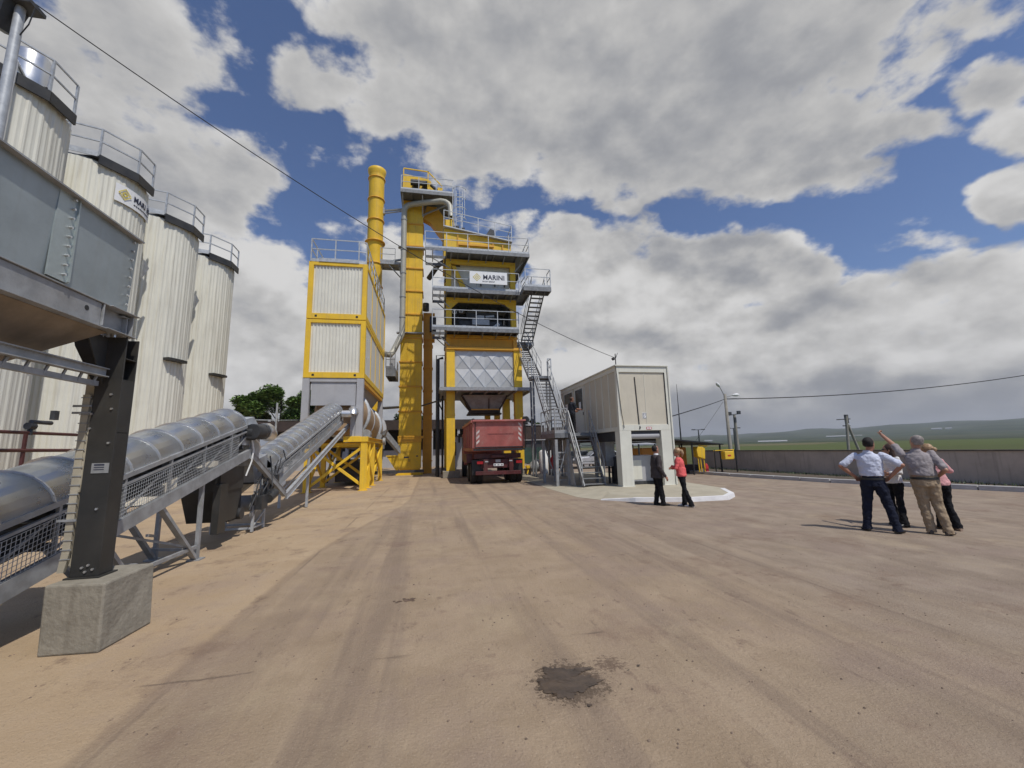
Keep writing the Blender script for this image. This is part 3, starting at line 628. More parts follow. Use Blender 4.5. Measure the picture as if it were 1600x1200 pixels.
plate(cn, (X - .06, 4.75, 3.02), (X - 2.4, 4.75, 3.02), (X - 1.6, 4.0, 2.35), (X - .75, 4.0, 2.35))
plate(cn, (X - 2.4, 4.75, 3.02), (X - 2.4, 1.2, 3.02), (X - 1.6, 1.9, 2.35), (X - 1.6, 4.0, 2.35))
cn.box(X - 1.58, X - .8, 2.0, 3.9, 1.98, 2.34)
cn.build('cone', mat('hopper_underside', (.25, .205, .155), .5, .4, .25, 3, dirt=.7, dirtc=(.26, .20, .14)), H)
tr_ = MB(); tr_.chan((X - .12, .8, 2.62), (X - .12, 4.9, 2.62), .07, .09, .01); tr_.bar((X - .16, .8, 2.5), (X - .16, 4.85, 2.5), .05, .05)
for k in range(22): tr_.bar((X - .14, 1.0 + k * .18, 2.49), (X - .14, 1.05 + k * .18, 2.60), .015, .02)
tr_.build('cable_rail', 'galvd', H)
c_ = MB(); x0, x1, y0, y1, z0, z1 = -3.43, -3.19, 4.94, 5.13, .615, 3.02
c_.box(x0, x1, y0, y0 + .014, z0, z1); c_.box(x0, x1, y1 - .014, y1, z0, z1); c_.box(-3.317, -3.303, y0 + .014, y1 - .014, z0, z1)
c_.box(x1 - .012, x1 - .002, y0 + .014, y1 - .014, z0, 2.55)
c_.box(x0 - .03, x1 + .03, y0 - .03, y1 + .03, .60, .615)
for z in (2.55, 2.0, 2.78): c_.box(-3.302, x1 - .002, y0 + .016, y1 - .016, z, z + .012)
for sy in (y0 + .0, y1 - .02):   # flared head gussets
    c_.prism([(x0, 2.45), (x0, 3.005), (x0 - .26, 3.005), (x0 - .24, 2.92)], 1, sy + .02, sy + .032)
c_.prism([(4.9, 2.5), (4.9, 3.0), (4.62, 3.0)], 0, -3.345, -3.335)
c_.parts('column', 'dark', H, .003)
bo = MB()
for (x, z) in ((-3.28, .72), (-3.24, .68), (-3.33, .70), (-3.30, .66), (-3.27, 2.4), (-3.24, 1.9), (-3.42, 2.2), (-3.27, 1.25), (-3.42, 2.05), (-3.25, 2.25)): bo.tube([(x, y0 - .001, z), (x, y0 - .014, z)], .012, 6)
bo.parts('bolt', 'silver', H)
np_ = MB(); np_.box(-3.36, -3.21, y0 - .006, y0 - .001, 1.60, 1.70); np_.build('name_plate', 'galvd', H)
pt = MB()
for k in range(3): pt.box(-3.35 + .012, -3.25, y0 - .0075, y0 - .0062, 1.675 - k * .022, 1.683 - k * .022 if k else 1.69)
pt.parts('plate_text', 'ink', H)
ct = MB(); xx, yy = -3.49, 4.97
ct.tube([(xx - .01, yy + .02, 2.35), (xx - .01, yy, 1.6), (xx - .02, yy, 1.42)], .02, 8); ct.tube([(xx + .03, yy + .02, 2.35), (xx + .03, yy, 1.5), (xx + .02, yy, 1.42)], .02, 8)
ct.hexa([(xx - .055, yy - .02, .66), (xx + .0, yy - .02, .66), (xx + .0, yy + .01, .66), (xx - .055, yy + .01, .66), (xx - .035, yy - .02, .85), (xx + .03, yy - .02, .85), (xx + .03, yy + .01, .85), (xx - .035, yy + .01, .85)]); ct.box(xx - .035, xx + .03, yy - .02, yy + .01, .851, 2.4); ct.box(xx - .05, xx + .05, yy + .02, yy + .06, .7, 2.9); ct.parts('conduit', 'ctray', H)
tk = MB()
for k in range(19): z = .78 + k * .088; tk.box(xx - .045, xx + .045, yy - .026, yy - .0205, z, z + .009)
for z in (1.14, 2.20, 2.27): tk.box(xx - .10, -3.43, yy - .04, yy - .028, z, z + .022)
tk.parts('clips', 'galvd', H)
B = MB(); B.hexa([(-3.46, 4.74, 0), (-2.96, 4.70, 0), (-2.92, 5.36, 0), (-3.46, 5.40, 0), (-3.49, 4.76, .6), (-2.97, 4.70, .6), (-2.98, 5.42, .6), (-3.49, 5.44, .6)])
tag(B.build('concrete_block', 'concrete', None, .018), 'squat rough concrete footing block under the charcoal column', 'block')

# ------------------------------------------------------------ covered belt conveyors
def wire(mb, x, ya, yb, zf, z0, z1, step=.045, r=.0022):
    """guard mesh in a plane x = const, following the slope zf(y)"""
    n = max(1, int((yb - ya) / step))
    for i in range(n + 1):
        y = ya + (yb - ya) * i / n; mb.bar((x, y, zf(y) + z0), (x, y, zf(y) + z1), r * 2, r * 2)
    m_ = int((z1 - z0) / step)
    for i in range(m_ + 1):
        z = z0 + (z1 - z0) * i / m_; mb.bar((x + .003, ya, zf(ya) + z), (x + .003, yb, zf(yb) + z), r * 2, r * 2)
def conveyor(nm, label, ya, yb, xr, xl, zb, sl_, wires, hoops, chan_a, chan_b, chdz):
    """belt with half round hood; xr is the side towards the camera, zb the hood's lower edge at ya, sl_ the slope"""
    T = empty(nm, ((xr + xl) / 2, ya, 0), label, 'conveyor', 'covered belt conveyors')
    zf = lambda y: zb + sl_ * (y - ya)
    cx, r = (xr + xl) / 2, (xr - xl) / 2; mb = MB(); n = 14; L = yb - ya
    rs = [(y, 1 + 0 * y) for y in (ya, yb)]
    vs = []
    for y in (ya, yb):
        for rr in (r, r - .012):
            for k in range(n + 1):
                t = pi * k / n; vs.append((cx + rr * cos(t), y - sin(t) * r * sl_, zf(y) + rr * sin(t) * .80))
    q = n + 1
    for k in range(n):
        mb.add([vs[k], vs[k + 1], vs[2 * q + k + 1], vs[2 * q + k]], [(0, 1, 2, 3)], True); mb.add([vs[q + k], vs[q + k + 1], vs[3 * q + k + 1], vs[3 * q + k]], [(3, 2, 1, 0)], True)
        for e in (0, 2 * q): mb.add([vs[e + k], vs[e + k + 1], vs[e + q + k + 1], vs[e + q + k]], [(0, 1, 2, 3)])
    # weld the smooth strip
    o = mb.build('hood', 'cover', T); bm = bmesh.new(); bm.from_mesh(o.data); bmesh.ops.remove_doubles(bm, verts=bm.verts, dist=1e-4); bm.to_mesh(o.data); bm.free()
    hb = MB()
    for i in range(hoops + 1):
        y = ya + .02 + (L - .04) * i / hoops
        pts = [(cx + (r + .008) * cos(pi * k / n), y - sin(pi * k / n) * r * sl_, zf(y) + (r + .008) * sin(pi * k / n) * .80) for k in range(n + 1)]
        for a, b in zip(pts, pts[1:]): hb.bar(a, b, .045, .014, up=(0, 1, sl_))
    hb.parts('hoop', 'silver', T)
    fr = MB()
    for x in (xr, xl):
        fr.bar((x, ya, zf(ya) - .03), (x, yb, zf(yb) - .03), .05, .06)
        fr.bar((x, ya, zf(ya) - .14), (x, yb, zf(yb) - .14), .04, .03)
        fr.chan((x, chan_a, zf(chan_a) + chdz + .09), (x, chan_b, zf(chan_b) + chdz + .09), .07, .18, .01)
        fr.bar((x + .036, chan_a, zf(chan_a) + chdz + .09), (x + .036, chan_b, zf(chan_b) + chdz + .09), .006, .18)
        m_ = int((chan_b - chan_a) / .9)
        for i in range(m_ + 1):
            y = chan_a + (chan_b - chan_a) * i / m_; fr.bar((x, y, zf(y) + chdz + .18), (x, y, zf(y) - .05), .035, .035)
            if i < m_:
                y2 = chan_a + (chan_b - chan_a) * (i + 1) / m_; fr.bar((x - .02, y, zf(y) + chdz + .2), (x - .02, y2, zf(y2) - .16), .022, .022)
    m_ = int((chan_b - chan_a) / 1.2)
    for i in range(m_ + 1):
        y = chan_a + (chan_b - chan_a) * i / m_; fr.bar((xr, y, zf(y) + chdz + .1), (xl, y, zf(y) + chdz + .1), .05, .05)
    fr.build('frame', 'galvd', T)
    bl_ = MB()
    for dz in (-.10, chdz + .32):
        bl_.hexa([(xl + .06, ya, zf(ya) + dz), (xr - .06, ya, zf(ya) + dz), (xr - .06, yb, zf(yb) + dz), (xl + .06, yb, zf(yb) + dz)] + [(xl + .06, ya, zf(ya) + dz + .03), (xr - .06, ya, zf(ya) + dz + .03), (xr - .06, yb, zf(yb) + dz + .03), (xl + .06, yb, zf(yb) + dz + .03)])
    bl_.build('belt', 'belt', T)
    ro = MB(); m_ = int((yb - ya) / .8)
    for i in range(m_ + 1):
        y = ya + (yb - ya) * i / m_
        for dz in (-.15, chdz + .27): ro.tube([(xl + .03, y, zf(y) + dz), (xr - .03, y, zf(y) + dz)], .045, 8)
        ro.box(xl + .03, xr - .03, y - .03, y + .03, zf(y) - .28, zf(y) - .22)
    ro.parts('roller', 'mach', T)
    gm = MB(); wire(gm, xr + .022, wires[0], wires[1], zf, chdz + .19, -.17); gm.build('guard_mesh', 'galv', T)
    return T, zf
T1, z1f = conveyor('covered_conveyor', 'long zinc hooded conveyor rising behind the charcoal column', 3.6, 9.75, -3.9, -4.72, 1.47 - .24 * 2.4, .24, (3.6, 9.4), 11, 3.5, 10.05, -.74)
lg = MB()
lg.bar((-3.93, 7.15, 1.0), (-3.93, 8.22, .02), .085, .05); lg.bar((-3.93, 8.25, 1.25), (-3.93, 8.27, .02), .06, .06)
lg.bar((-4.68, 7.5, 1.0), (-4.68, 8.45, .02), .085, .05); lg.bar((-4.68, 8.5, 1.25), (-4.68, 8.5, .02), .06, .06)
lg.bar((-3.93, 6.1, .72), (-3.93, 6.75, .02), .085, .05); lg.bar((-4.68, 6.3, .7), (-4.68, 7.0, .02), .085, .05); lg.bar((-4.68, 7.02, 1.0), (-4.68, 7.02, .02), .06, .06)
lg.bar((-3.95, 6.95, .65), (-4.6, 8.3, .42), .035, .035); lg.bar((-3.95, 7.9, .30), (-4.6, 6.9, .75), .035, .035)
lg.bar((-3.93, 6.75, .22), (-3.93, 8.2, .22), .05, .05); lg.bar((-3.93, 6.75, .3), (-4.68, 6.9, .3), .04, .04); lg.bar((-3.93, 8.2, .18), (-4.68, 8.4, .18), .04, .04)
for x, y in ((-3.93, 8.25), (-4.68, 8.47), (-3.93, 6.78), (-4.68, 7.02)): lg.box(x - .1, x + .1, y - .1, y + .1, 0, .02)
lg.parts('support_leg', 'galvd', T1)
hd = MB(); hd.box(-4.7, -4.66, 9.7, 10.5, 1.95, 2.55); hd.box(-3.98, -3.94, 9.7, 10.35, 1.95, 2.4); hd.tube([(-4.72, 10.2, 2.22), (-3.92, 10.2, 2.22)], .2, 16)
hd.prism([(9.9, 2.5), (10.35, 2.60), (10.75, 2.35), (10.8, 1.55), (10.35, 1.5), (10.2, 2.0)], 0, -4.64, -4.0)
hd.build('head_chute', 'galv', T1)
mo = MB(); mo.tube([(-3.93, 9.95, 2.22), (-3.80, 9.95, 2.22)], .17, 14); mo.tube([(-3.80, 9.80, 2.24), (-3.80, 10.25, 2.26)], .16, 14); mo.tube([(-3.80, 10.25, 2.26), (-3.80, 10.42, 2.27)], .17, 8)
for k in range(8): mo.tube([(-3.80, 9.83 + k * .05, 2.24), (-3.80, 9.85 + k * .05, 2.24)], .165, 14)
mo.parts('drive_motor', 'mach', T1)
mc = MB(); mc.tube([(-3.80, 10.40, 2.265), (-3.80, 10.55, 2.27), (-3.79, 10.78, 2.20), (-3.79, 10.86, 2.16)], [.19, .205, .17, .12], 10); mc.build('motor_cowl', 'silver', T1)
hs = MB(); hs.tube([(-3.86, 9.95, 2.1), (-3.82, 10.0, 1.85), (-3.84, 9.98, 1.6), (-3.9, 9.9, 1.3)], .016, 6); hs.tube([(-3.82, 10.0, 2.1), (-3.78, 10.15, 2.0), (-3.8, 10.3, 1.9), (-3.86, 10.35, 1.7)], .014, 6); hs.parts('hose', 'white', T1)
pp = MB(); pp.chan((-3.86, 10.0, 1.72), (-3.86, 12.25, .68), .09, .14, .012); pp.bar((-3.83, 10.0, 1.72), (-3.83, 12.25, .68), .006, .14); pp.build('slanting_channel', 'galvd', T1)
db = MB(); db.box(-4.72, -3.98, 9.0, 10.0, 1.05, 1.5); db.prism([(9.0, 1.05), (10.0, 1.05), (9.8, .45), (9.3, .45)], 0, -4.65, -4.0); db.box(-4.02, -3.9, 8.85, 9.15, .30, 1.2); db.build('under_belt_box', 'dark', T1)

T2, z2f = conveyor('covered_conveyor', 'hooded conveyor rising into the filter house casing', 11.7, 19.75, -4.0, -4.8, 1.40, .274, (11.0, 19.3), 16, 11.0, 19.9, -.62)
c2 = MB(); c2.chan((-3.86, 12.35, .62), (-3.86, 20.6, 3.0), .09, .17, .012); c2.bar((-3.835, 12.35, .62), (-3.835, 20.6, 3.0), .006, .17)
c2.build('side_channel', 'galv', T2)
tl = MB(); tl.box(-4.75, -4.05, 11.0, 11.75, 1.35, 1.40); tl.prism([(10.7, 1.55), (11.6, 1.75), (11.6, 1.35), (10.9, 1.1)], 0, -4.7, -4.1); tl.tube([(-4.8, 10.9, .62), (-3.98, 10.9, .62)], .19, 14)
tl.build('tail_box', 'galvd', T2)
cl_ = MB(); r8 = random.Random(6)
for k in range(9):
    y0_ = 10.2 + .22 * k; z0_ = .55 + .1 * k; cl_.tube([(-3.9, y0_, z0_), (-3.84, y0_ + r8.uniform(-.1, .2), z0_ + r8.uniform(.1, .35)), (-3.9, y0_ + r8.uniform(.1, .3), z0_ + r8.uniform(.3, .6))], .016, 5)
for k in range(5): cl_.box(-3.95, -3.88, 10.4 + k * .34, 10.5 + k * .34, .62 + .09 * k, .86 + .09 * k)
cl_.box(-4.6, -4.2, 10.0, 10.5, .35, .95); cl_.tube([(-4.7, 10.1, .5), (-4.0, 10.1, .5)], .12, 12)
cl_.parts('cable_run', 'mach', T2)
tf = MB()
for x in (-3.98, -4.8):
    tf.bar((x, 10.62, .02), (x, 10.62, .75), .05, .05); tf.bar((x, 11.25, .02), (x, 11.25, .75), .05, .05); tf.bar((x, 10.62, .12), (x, 11.25, .4), .03, .03); tf.bar((x, 10.62, .1), (x, 11.25, .1), .03, .03)
    tf.bar((x, 10.5, .42), (x, 12.6, .98), .05, .09); tf.bar((x, 10.5, .8), (x, 12.2, 1.3), .03, .05)
    tf.bar((x, 14.8, 1.6), (x, 14.8, .02), .07, .07)
for y in (10.62, 11.25): tf.bar((-4.8, y, .1), (-3.98, y, .1), .04, .04)
tf.bar((-4.8, 14.8, .5), (-3.98, 14.8, 1.4), .04, .04)
tf.parts('support_leg', 'galv', T2)
tm = MB(); wire(tm, -3.955, 10.5, 12.4, lambda y: .45 + .27 * (y - 10.5), 0, .7); tm.build('tail_guard', 'galv', T2)
mo = MB(); mo.box(-4.02, -3.80, 10.6, 10.95, .5, .8); mo.tube([(-3.80, 10.95, .7), (-3.80, 11.35, .8)], .11, 12)
mo.tube([(-3.85, 10.9, .7), (-3.72, 10.95, 1.0), (-3.8, 11.1, 1.3), (-3.9, 11.2, 1.7)], .014, 6); mo.build('tail_motor', 'mach', T2)
hm = MB(); hm.tube([(-3.95, 19.5, 3.45), (-3.55, 19.5, 3.45)], .16, 14); hm.tube([(-3.5, 19.5, 3.45), (-3.5, 19.5, 3.6), (-3.5, 20.0, 3.62)], .19, 12); hm.parts('drive_motor', 'silver', T2)
# ------------------------------------------------------------ filter house: two corrugated containers on a grey casing
def corr(mb, x0, x1, y, z0, z1, pitch=.14, dpt=.03, ax='x'):
    """corrugated sheet facing -Y (ax x) or +X (ax y)"""
    n = int((x1 - x0) / pitch); p = (x1 - x0) / n; pr = []
    for i in range(n):
        a = x0 + i * p
        pr += [(a, 0), (a + p * .5, 0), (a + p * .62, dpt), (a + p * .88, dpt)]
    pr.append((x1, 0))
    vs = []
    for z in (z0, z1):
        for (u, d) in pr: vs.append((u, y - d, z) if ax == 'x' else (y + d, u, z))
    k = len(pr); return mb.add(vs, [(i, i + 1, k + i + 1, k + i) for i in range(k - 1)])
XA, XB, YA, YB = -5.82, -3.14, 20.0, 28.0
FH = empty('filter_house', ((XA + XB) / 2, 24, 0), 'two stacked cream corrugated filter containers with yellow corner frames', 'filter unit')
for (z0, z1) in ((5.18, 7.98), (8.02, 10.86)):
    f_ = MB(); t = .22
    f_.box(XA, XA + t, YA, YA + t, z0, z1); f_.box(XB - t, XB, YA, YA + t, z0, z1); f_.box(XA, XA + t, YB - t, YB, z0, z1); f_.box(XB - t, XB, YB - t, YB, z0, z1)
    for z, hh in ((z0, .26), (z1 - .16, .16)):
        f_.box(XA + t, XB - t, YA + .002, YA + .16, z, z + hh); f_.box(XB - .16, XB - .002, YA + t, YB - t, z, z + hh); f_.box(XA + .002, XA + .16, YA + t, YB - t, z, z + hh); f_.box(XA + t, XB - t, YB - .16, YB - .002, z, z + hh)
    f_.parts('corner_frame', 'yellow', FH)
    hl = MB()
    for x in (XA + .42, XB - .42): hl.box(x - .05, x + .05, YA - .004, YA + .001, z0 + .08, z0 + .18)
    hl.parts('fork_pocket', 'black', FH)
    c_ = MB(); corr(c_, XA + t, XB - t, YA + .09, z0 + .26, z1 - .16, .145, .035); c_.build('front_sheet', 'cream', FH)
    sd = MB(); n = 4
    for i in range(n):
        a = YA + t + (YB - YA - 2 * t) * i / n; b = YA + t + (YB - YA - 2 * t) * (i + 1) / n
        sd.box(XB - .06, XB - .04, a + .02, b - .02, z0 + .265, z1 - .165)
    sd.box(XA + .05, XB - .07, YA + .12, YB - .1, z0 + .1, z1 - .05); sd.build('side_sheet', 'cream', FH)
    rbs = MB()
    for i in range(1, n): a = YA + t + (YB - YA - 2 * t) * i / n; rbs.box(XB - .055, XB - .015, a - .035, a + .035, z0 + .262, z1 - .162)
    rbs.parts('side_post', 'yellow', FH)
ho = MB()
for z in (8.6, 7.2, 6.3): ho.bar((XB - .03, YA + .7, z), (XB + .04, YA + .75, z + .05), .03, .03)
ho.parts('hook', 'galv', FH)
wk = MB(); wk.box(XA + .45, XB - .45, YA - .03, YA + .15, 10.865, 11.05); rail(wk, [(XB - .08, YB - .2, 10.87), (XB - .08, YA + .1, 10.87), (XB - .42, YA, 10.87), (XA + .08, YA, 10.87), (XA + .08, YB - .2, 10.87)], 1.15, 1.0)
rail(wk, [(XA + .08, YB - .2, 10.87), (XB - .08, YB - .2, 10.87)], 1.15, 1.0); wk.build('roof_railing', 'galv', FH)
cs = MB(); cs.box(XA + .36, XB - .36, YA + .10, YA + .13, 3.9, 5.17); cs.box(XA + .15, XB - .15, YA + .3, YB - .3, 5.0, 5.17)
cs.prism([(XA + .3, 5.0), (XB - .3, 5.0), (XB - .9, 4.1), (XA + .9, 4.1)], 1, YA + 1.8, YB - .4)
cs.build('casing', 'lgrey', FH)
ug = MB()
for i in range(6): y = YA + 1.4 + i * 1.15; ug.bar((XA + .1, y, 5.08), (XB - .02, y, 5.08), .12, .16)
ug.bar((XB - .12, YA + .3, 5.06), (XB - .12, YB - .1, 5.06), .18, .2); ug.parts('floor_beam', 'yellow2', FH)
pg = MB()
for x in (XA + .14, XB - .17):
    pg.box(x - .15, x + .15, YA + .02, YA + .28, 2.42, 5.17); pg.box(x - .15, x + .15, YB - .3, YB - .04, 2.42, 5.17)
pg.box(XA + .30, XB - .33, YA + .04, YA + .12, 5.0, 5.165); pg.parts('casing_post', 'lgrey', FH)
ck = MB(); ck.box(XB - .55, XB - .34, YA + .04, YA + .3, 2.45, 3.88); ck.build('casing_side', 'lgrey', FH)

# ------------------------------------------------------------ dryer drum on its yellow trestle
DR = empty('dryer_drum', (-4.3, 24, 0), 'dusty tan rotary drum with grey tyres on a yellow braced trestle under the filter house', 'dryer')
def dax(t): return Vector((-4.33 + .12 * t, 20.6 + 7.4 * t, 3.75 - .62 * t))
d_ = MB(); axd = (dax(1) - dax(0)).normalized(); u_ = Vector((1, -axd.x / axd.y, 0)).normalized(); v_ = u_.cross(axd).normalized()
def dring(mb, ts, rs_, n=40): mb.rings([(dax(t), u_ * r, v_ * r) for t, r in zip(ts, rs_)], n)
dring(d_, [0, .02, .2, .8, 1], [1.0, 1.12, 1.12, 1.12, 1.12]); d_.build('drum_shell', 'dust', DR)
ty = MB()
for t in (.18, .78):
    dring(ty, [t - .012, t - .012, t + .012, t + .012], [1.12, 1.25, 1.25, 1.12])
dring(ty, [.47, .47, .49, .49], [1.12, 1.15, 1.15, 1.12]); ty.parts('tyre_ring', 'galv', DR)
ch = MB(); dring(ch, [.98, .98, 1.06, 1.06], [1.1, 1.3, 1.3, .9]); ch.box(-5.3, -3.1, 27.9, 28.9, 1.9, 3.3); ch.build('end_housing', 'lgrey', DR)
sc = MB(); sc.hexa([(-3.3, 27.0, 2.7), (-2.95, 26.9, 3.0), (-2.95, 27.7, 3.0), (-3.3, 27.8, 2.7), (-2.9, 27.0, 2.75), (-2.75, 26.9, 3.1), (-2.75, 27.7, 3.1), (-2.9, 27.8, 2.75)])
plate(sc, (-3.5, 28.4, 3.1), (-2.35, 30.2, 1.55), (-2.35, 30.2, 2.0), (-3.5, 28.4, 3.6), .25); sc.build('discharge_chute', 'galvd', DR)
st = MB()
def leg(x, y, s_=.28):
    q = MB(); q.chan((x, y, 0.02), (x, y, 2.2), s_, s_ * .9, .025, up=(0, 1, 0)); q.box(x - .2, x + .2, y - .2, y + .2, 0, .025); q.build('leg', 'yellow', DR, .008)
for x in (-5.45, -3.06):
    for y in (20.15, 22.9, 26.4): leg(x, y, .28 if y < 21 else .22)
leg(-3.06, 21.4, .2)
for x in (-5.45, -3.06): st.chan((x, 20.0, 2.32), (x, 28.0, 2.32), .24, .22, .02); st.box(x - .17, x + .17, 19.98, 20.32, 2.202, 2.44)
for y in (20.15, 22.9, 26.4): st.chan((-5.3, y, 2.08), (-3.2, y, 2.08), .15, .18, .02)
st.box(-3.95, -3.22, 19.95, 20.1, 2.2, 2.46)
for y in (20.15, 22.9):
    st.bar((-5.35, y, .25), (-3.15, y, 1.95), .12, .12); st.bar((-5.35, y + .05, 1.95), (-3.15, y + .05, .25), .12, .12)
for x in (-5.45, -3.06):
    st.bar((x, 20.3, .3), (x, 22.8, 2.0), .1, .1); st.bar((x + .05, 20.3, 2.0), (x + .05, 22.8, .3), .1, .1); st.bar((x, 23.0, .3), (x, 26.3, 2.0), .1, .1); st.bar((x + .05, 23.0, 2.0), (x + .05, 26.3, .3), .1, .1)
st.build('trestle_frame', 'yellow', DR, .008)
rl = MB()
for y in (21.9, 26.4):
    for x in (-3.25, -5.3): rl.tube([(x, y - .22, 2.62), (x, y + .22, 2.62)], .24, 16); rl.box(x - .25, x + .25, y - .3, y + .3, 2.43, 2.5)
rl.tube([(-2.95, 26.6, 2.35), (-2.8, 26.6, 2.35)], .22, 16); rl.parts('support_roller', 'galvd', DR)
un = MB()
for k in range(9): un.tube([(-5.6 + k * .31, 24.5 + (k % 3), .1), (-5.4 + k * .31, 24.5 + (k % 3), 1.9)], .05, 6)
un.box(-5.0, -3.6, 23.5, 27.4, .2, 1.3); un.bar((-6, 29, .35), (-.5, 29.3, .35), .12, .18); un.parts('undergear', 'mach', DR)

# ------------------------------------------------------------ chimney
CH = empty('chimney', (-4.75, 33, 0), 'tall round yellow exhaust stack with flanged joints', 'chimney')
prof = [(.62, 0)]
MB().lathe((-4.66, 33, 0), [(.62, 0), (.62, 24.6), (.635, 24.7), (.72, 24.95), (.74, 25.2), (.72, 25.22), (.58, 25.0)], 36).build('stack', 'yellow', CH)
fl = MB()
for z in (24.3, 22.4, 20.5, 18.6, 16.7, 14.8, 12.9, 11.0): fl.lathe((-4.66, 33, z), [(.6, 0), (.70 if z != 18.6 else .8, .02), (.70 if z != 18.6 else .8, .09), (.6, .1)], 36)
fl.parts('flange', 'yellow2', CH)
ar = MB(); ar.bar((-4.1, 33, 21.6), (-2.4, 32.0, 21.3), .12, .12); ar.bar((-4.1, 32.9, 21.3), (-2.4, 31.8, 21.0), .08, .08); ar.box(-4.3, -3.95, 32.8, 33.2, 21.3, 21.8)
ar.bar((-4.1, 33, 17.0), (-2.4, 32.0, 16.9), .14, .14); ar.bar((-4.1, 33, 16.6), (-2.4, 32.0, 16.2), .1, .1); ar.bar((-4.0, 33, 16.9), (-2.9, 32.4, 16.3), .07, .07)
ar.parts('stay', 'galvd', CH)

# ------------------------------------------------------------ bucket elevator
EV = empty('bucket_elevator', (-1.55, 31.8, 0), 'tall yellow box elevator casing with a motor platform at its head', 'elevator')
x0, x1, y0, y1 = -2.38, -.74, 31, 32.4
ca = MB()
zs = [.45, 2.75] + [2.75 + 1.86 * k for k in range(1, 10)] + [21.4]
for a, b in zip(zs, zs[1:]): ca.box(x0 + .03, x1 - .03, y0, y1, a, b - .012)
for a, b in zip(zs, zs[1:]):
    n = 3 if a > 2 else 2
    for k in range(1, n): x = x0 + (x1 - x0) * k / n; ca.box(x - .022, x + .022, y0 - .03, y0 - .001, a + .06, b - .08)
ca.box(x0 - .12, x1 + .12, y0 - .1, y1 + .1, 0, .1); ca.box(x0, x1, y0 - .04, y1 + .04, .1, .2); ca.box(x0 + .1, x1 - .1, y0 + .1, y1 - .1, .2, .46)
ca.build('casing', 'yellow', EV, .006)
fg = MB()
for z in zs[1:]: fg.box(x0 - .04, x1 + .04, y0 - .07, y1 + .05, z - .05, z + .04)
fg.box(x0 - .02, x1 + .02, y0 - .05, y0 - .032, 2.35, 2.68); fg.box(x1, x1 + .16, y0 - .06, y0 + .05, 2.62, 2.78); fg.parts('flange', 'yellow2', EV)
lb = MB(); lb.box(-1.95, -1.6, y0 - .012, y0 - .003, 1.22, 1.32); lb.box(-1.62, -1.52, y0 - .012, y0 - .003, .95, 1.15); lb.box(-1.1, -.95, y0 - .012, y0 - .003, 1.3, 1.38); lb.parts('notice', 'ink', EV)
ih = MB(); ih.prism([(-3.15, 1.35), (-2.36, 1.35), (-2.36, .35), (-2.5, .35)], 1, 31.0, 31.9); ih.box(-3.2, -2.36, 30.95, 31.95, 1.352, 1.43); ih.build('inlet_boot', 'yellow', EV)
hp_ = MB(); deck(hp_, -2.45, 1.62, 29.6, 32.8, 21.55, .05, .22)
hp_.parts('head_platform', 'grate', EV)
hr = MB(); rail(hr, [(-2.4, 32.7, 21.55), (-2.4, 29.65, 21.55), (1.55, 29.65, 21.55), (1.55, 32.7, 21.55), (-2.4, 32.7, 21.55)], 1.15, 1.25); hr.parts('railing', 'galv', EV)
sk = MB(); sk.bar((-2.3, 29.8, 21.3), (-2.3, 31, 20.2), .08, .08); sk.bar((-.8, 29.8, 21.3), (-.8, 31, 20.2), .08, .08); sk.bar((-.8, 31, 20.3), (1.4, 30.6, 21.3), .1, .1); sk.parts('bracket', 'galvd', EV)
hb = MB(); hb.prism([(-2.35, 21.6), (.3, 21.6), (.3, 22.4), (-.2, 23.6), (-.5, 23.75), (-2.2, 24.0), (-2.35, 24.0)], 1, 31.3, 32.3); hb.build('head_box', 'yellow', EV, .01)
hm = MB()
for x, r in ((-1.35, .3), (-.62, .25)): hm.tube([(x, 31.3, 23.05), (x, 30.9, 23.05)], r, 16); hm.tube([(x - .42, 30.85, 23.0), (x + .30, 30.85, 23.0)], r * .8, 12)
hm.box(-2.2, -.2, 30.7, 31.28, 22.2, 22.4); hm.tube([(-.2, 30.8, 22.9), (.3, 30.9, 22.5)], .12, 10); hm.parts('drive_motor', 'mach', EV)
hg = MB(); hg.box(-2.25, .2, 30.6, 31.28, 21.65, 22.18); hg.bar((-2.3, 30.55, 23.95), (-.4, 30.55, 23.85), .08, .08)
for x in (-2.3, -.4): hg.bar((x, 30.55, 21.6), (x, 30.55, 23.9), .08, .08)
hg.bar((-.4, 30.55, 23.85), (.7, 30.55, 22.7), .08, .08); hg.box(.35, .75, 30.6, 31.2, 21.7, 22.6); hg.parts('motor_frame', 'yellow', EV)
cu = MB(); cu.prism([(-.5, 21.3), (.3, 21.3), (1.6, 19.4), (1.6, 18.3), (1.0, 18.3), (-.2, 19.9), (-.76, 20.2)], 1, 31.3, 31.9)
cu.build('outlet_chute', 'yellow2', EV)
gp = MB(); deck(gp, -4.0, -2.4, 31.4, 32.6, 16.4, .05, .15); rail(gp, [(-4.0, 31.4, 16.4), (-2.9, 31.4, 16.4)], 1.1, 1.1)
for x in (-3.4, -2.6): gp.bar((x, 31.5, 16.2), (-2.4, 31.8, 15.2), .07, .07)
for z in (17.3, 10.45): gp.box(-2.62, -.6, 30.62, 31.0, z, z + .08)
gp.parts('side_gallery', 'galvd', EV)
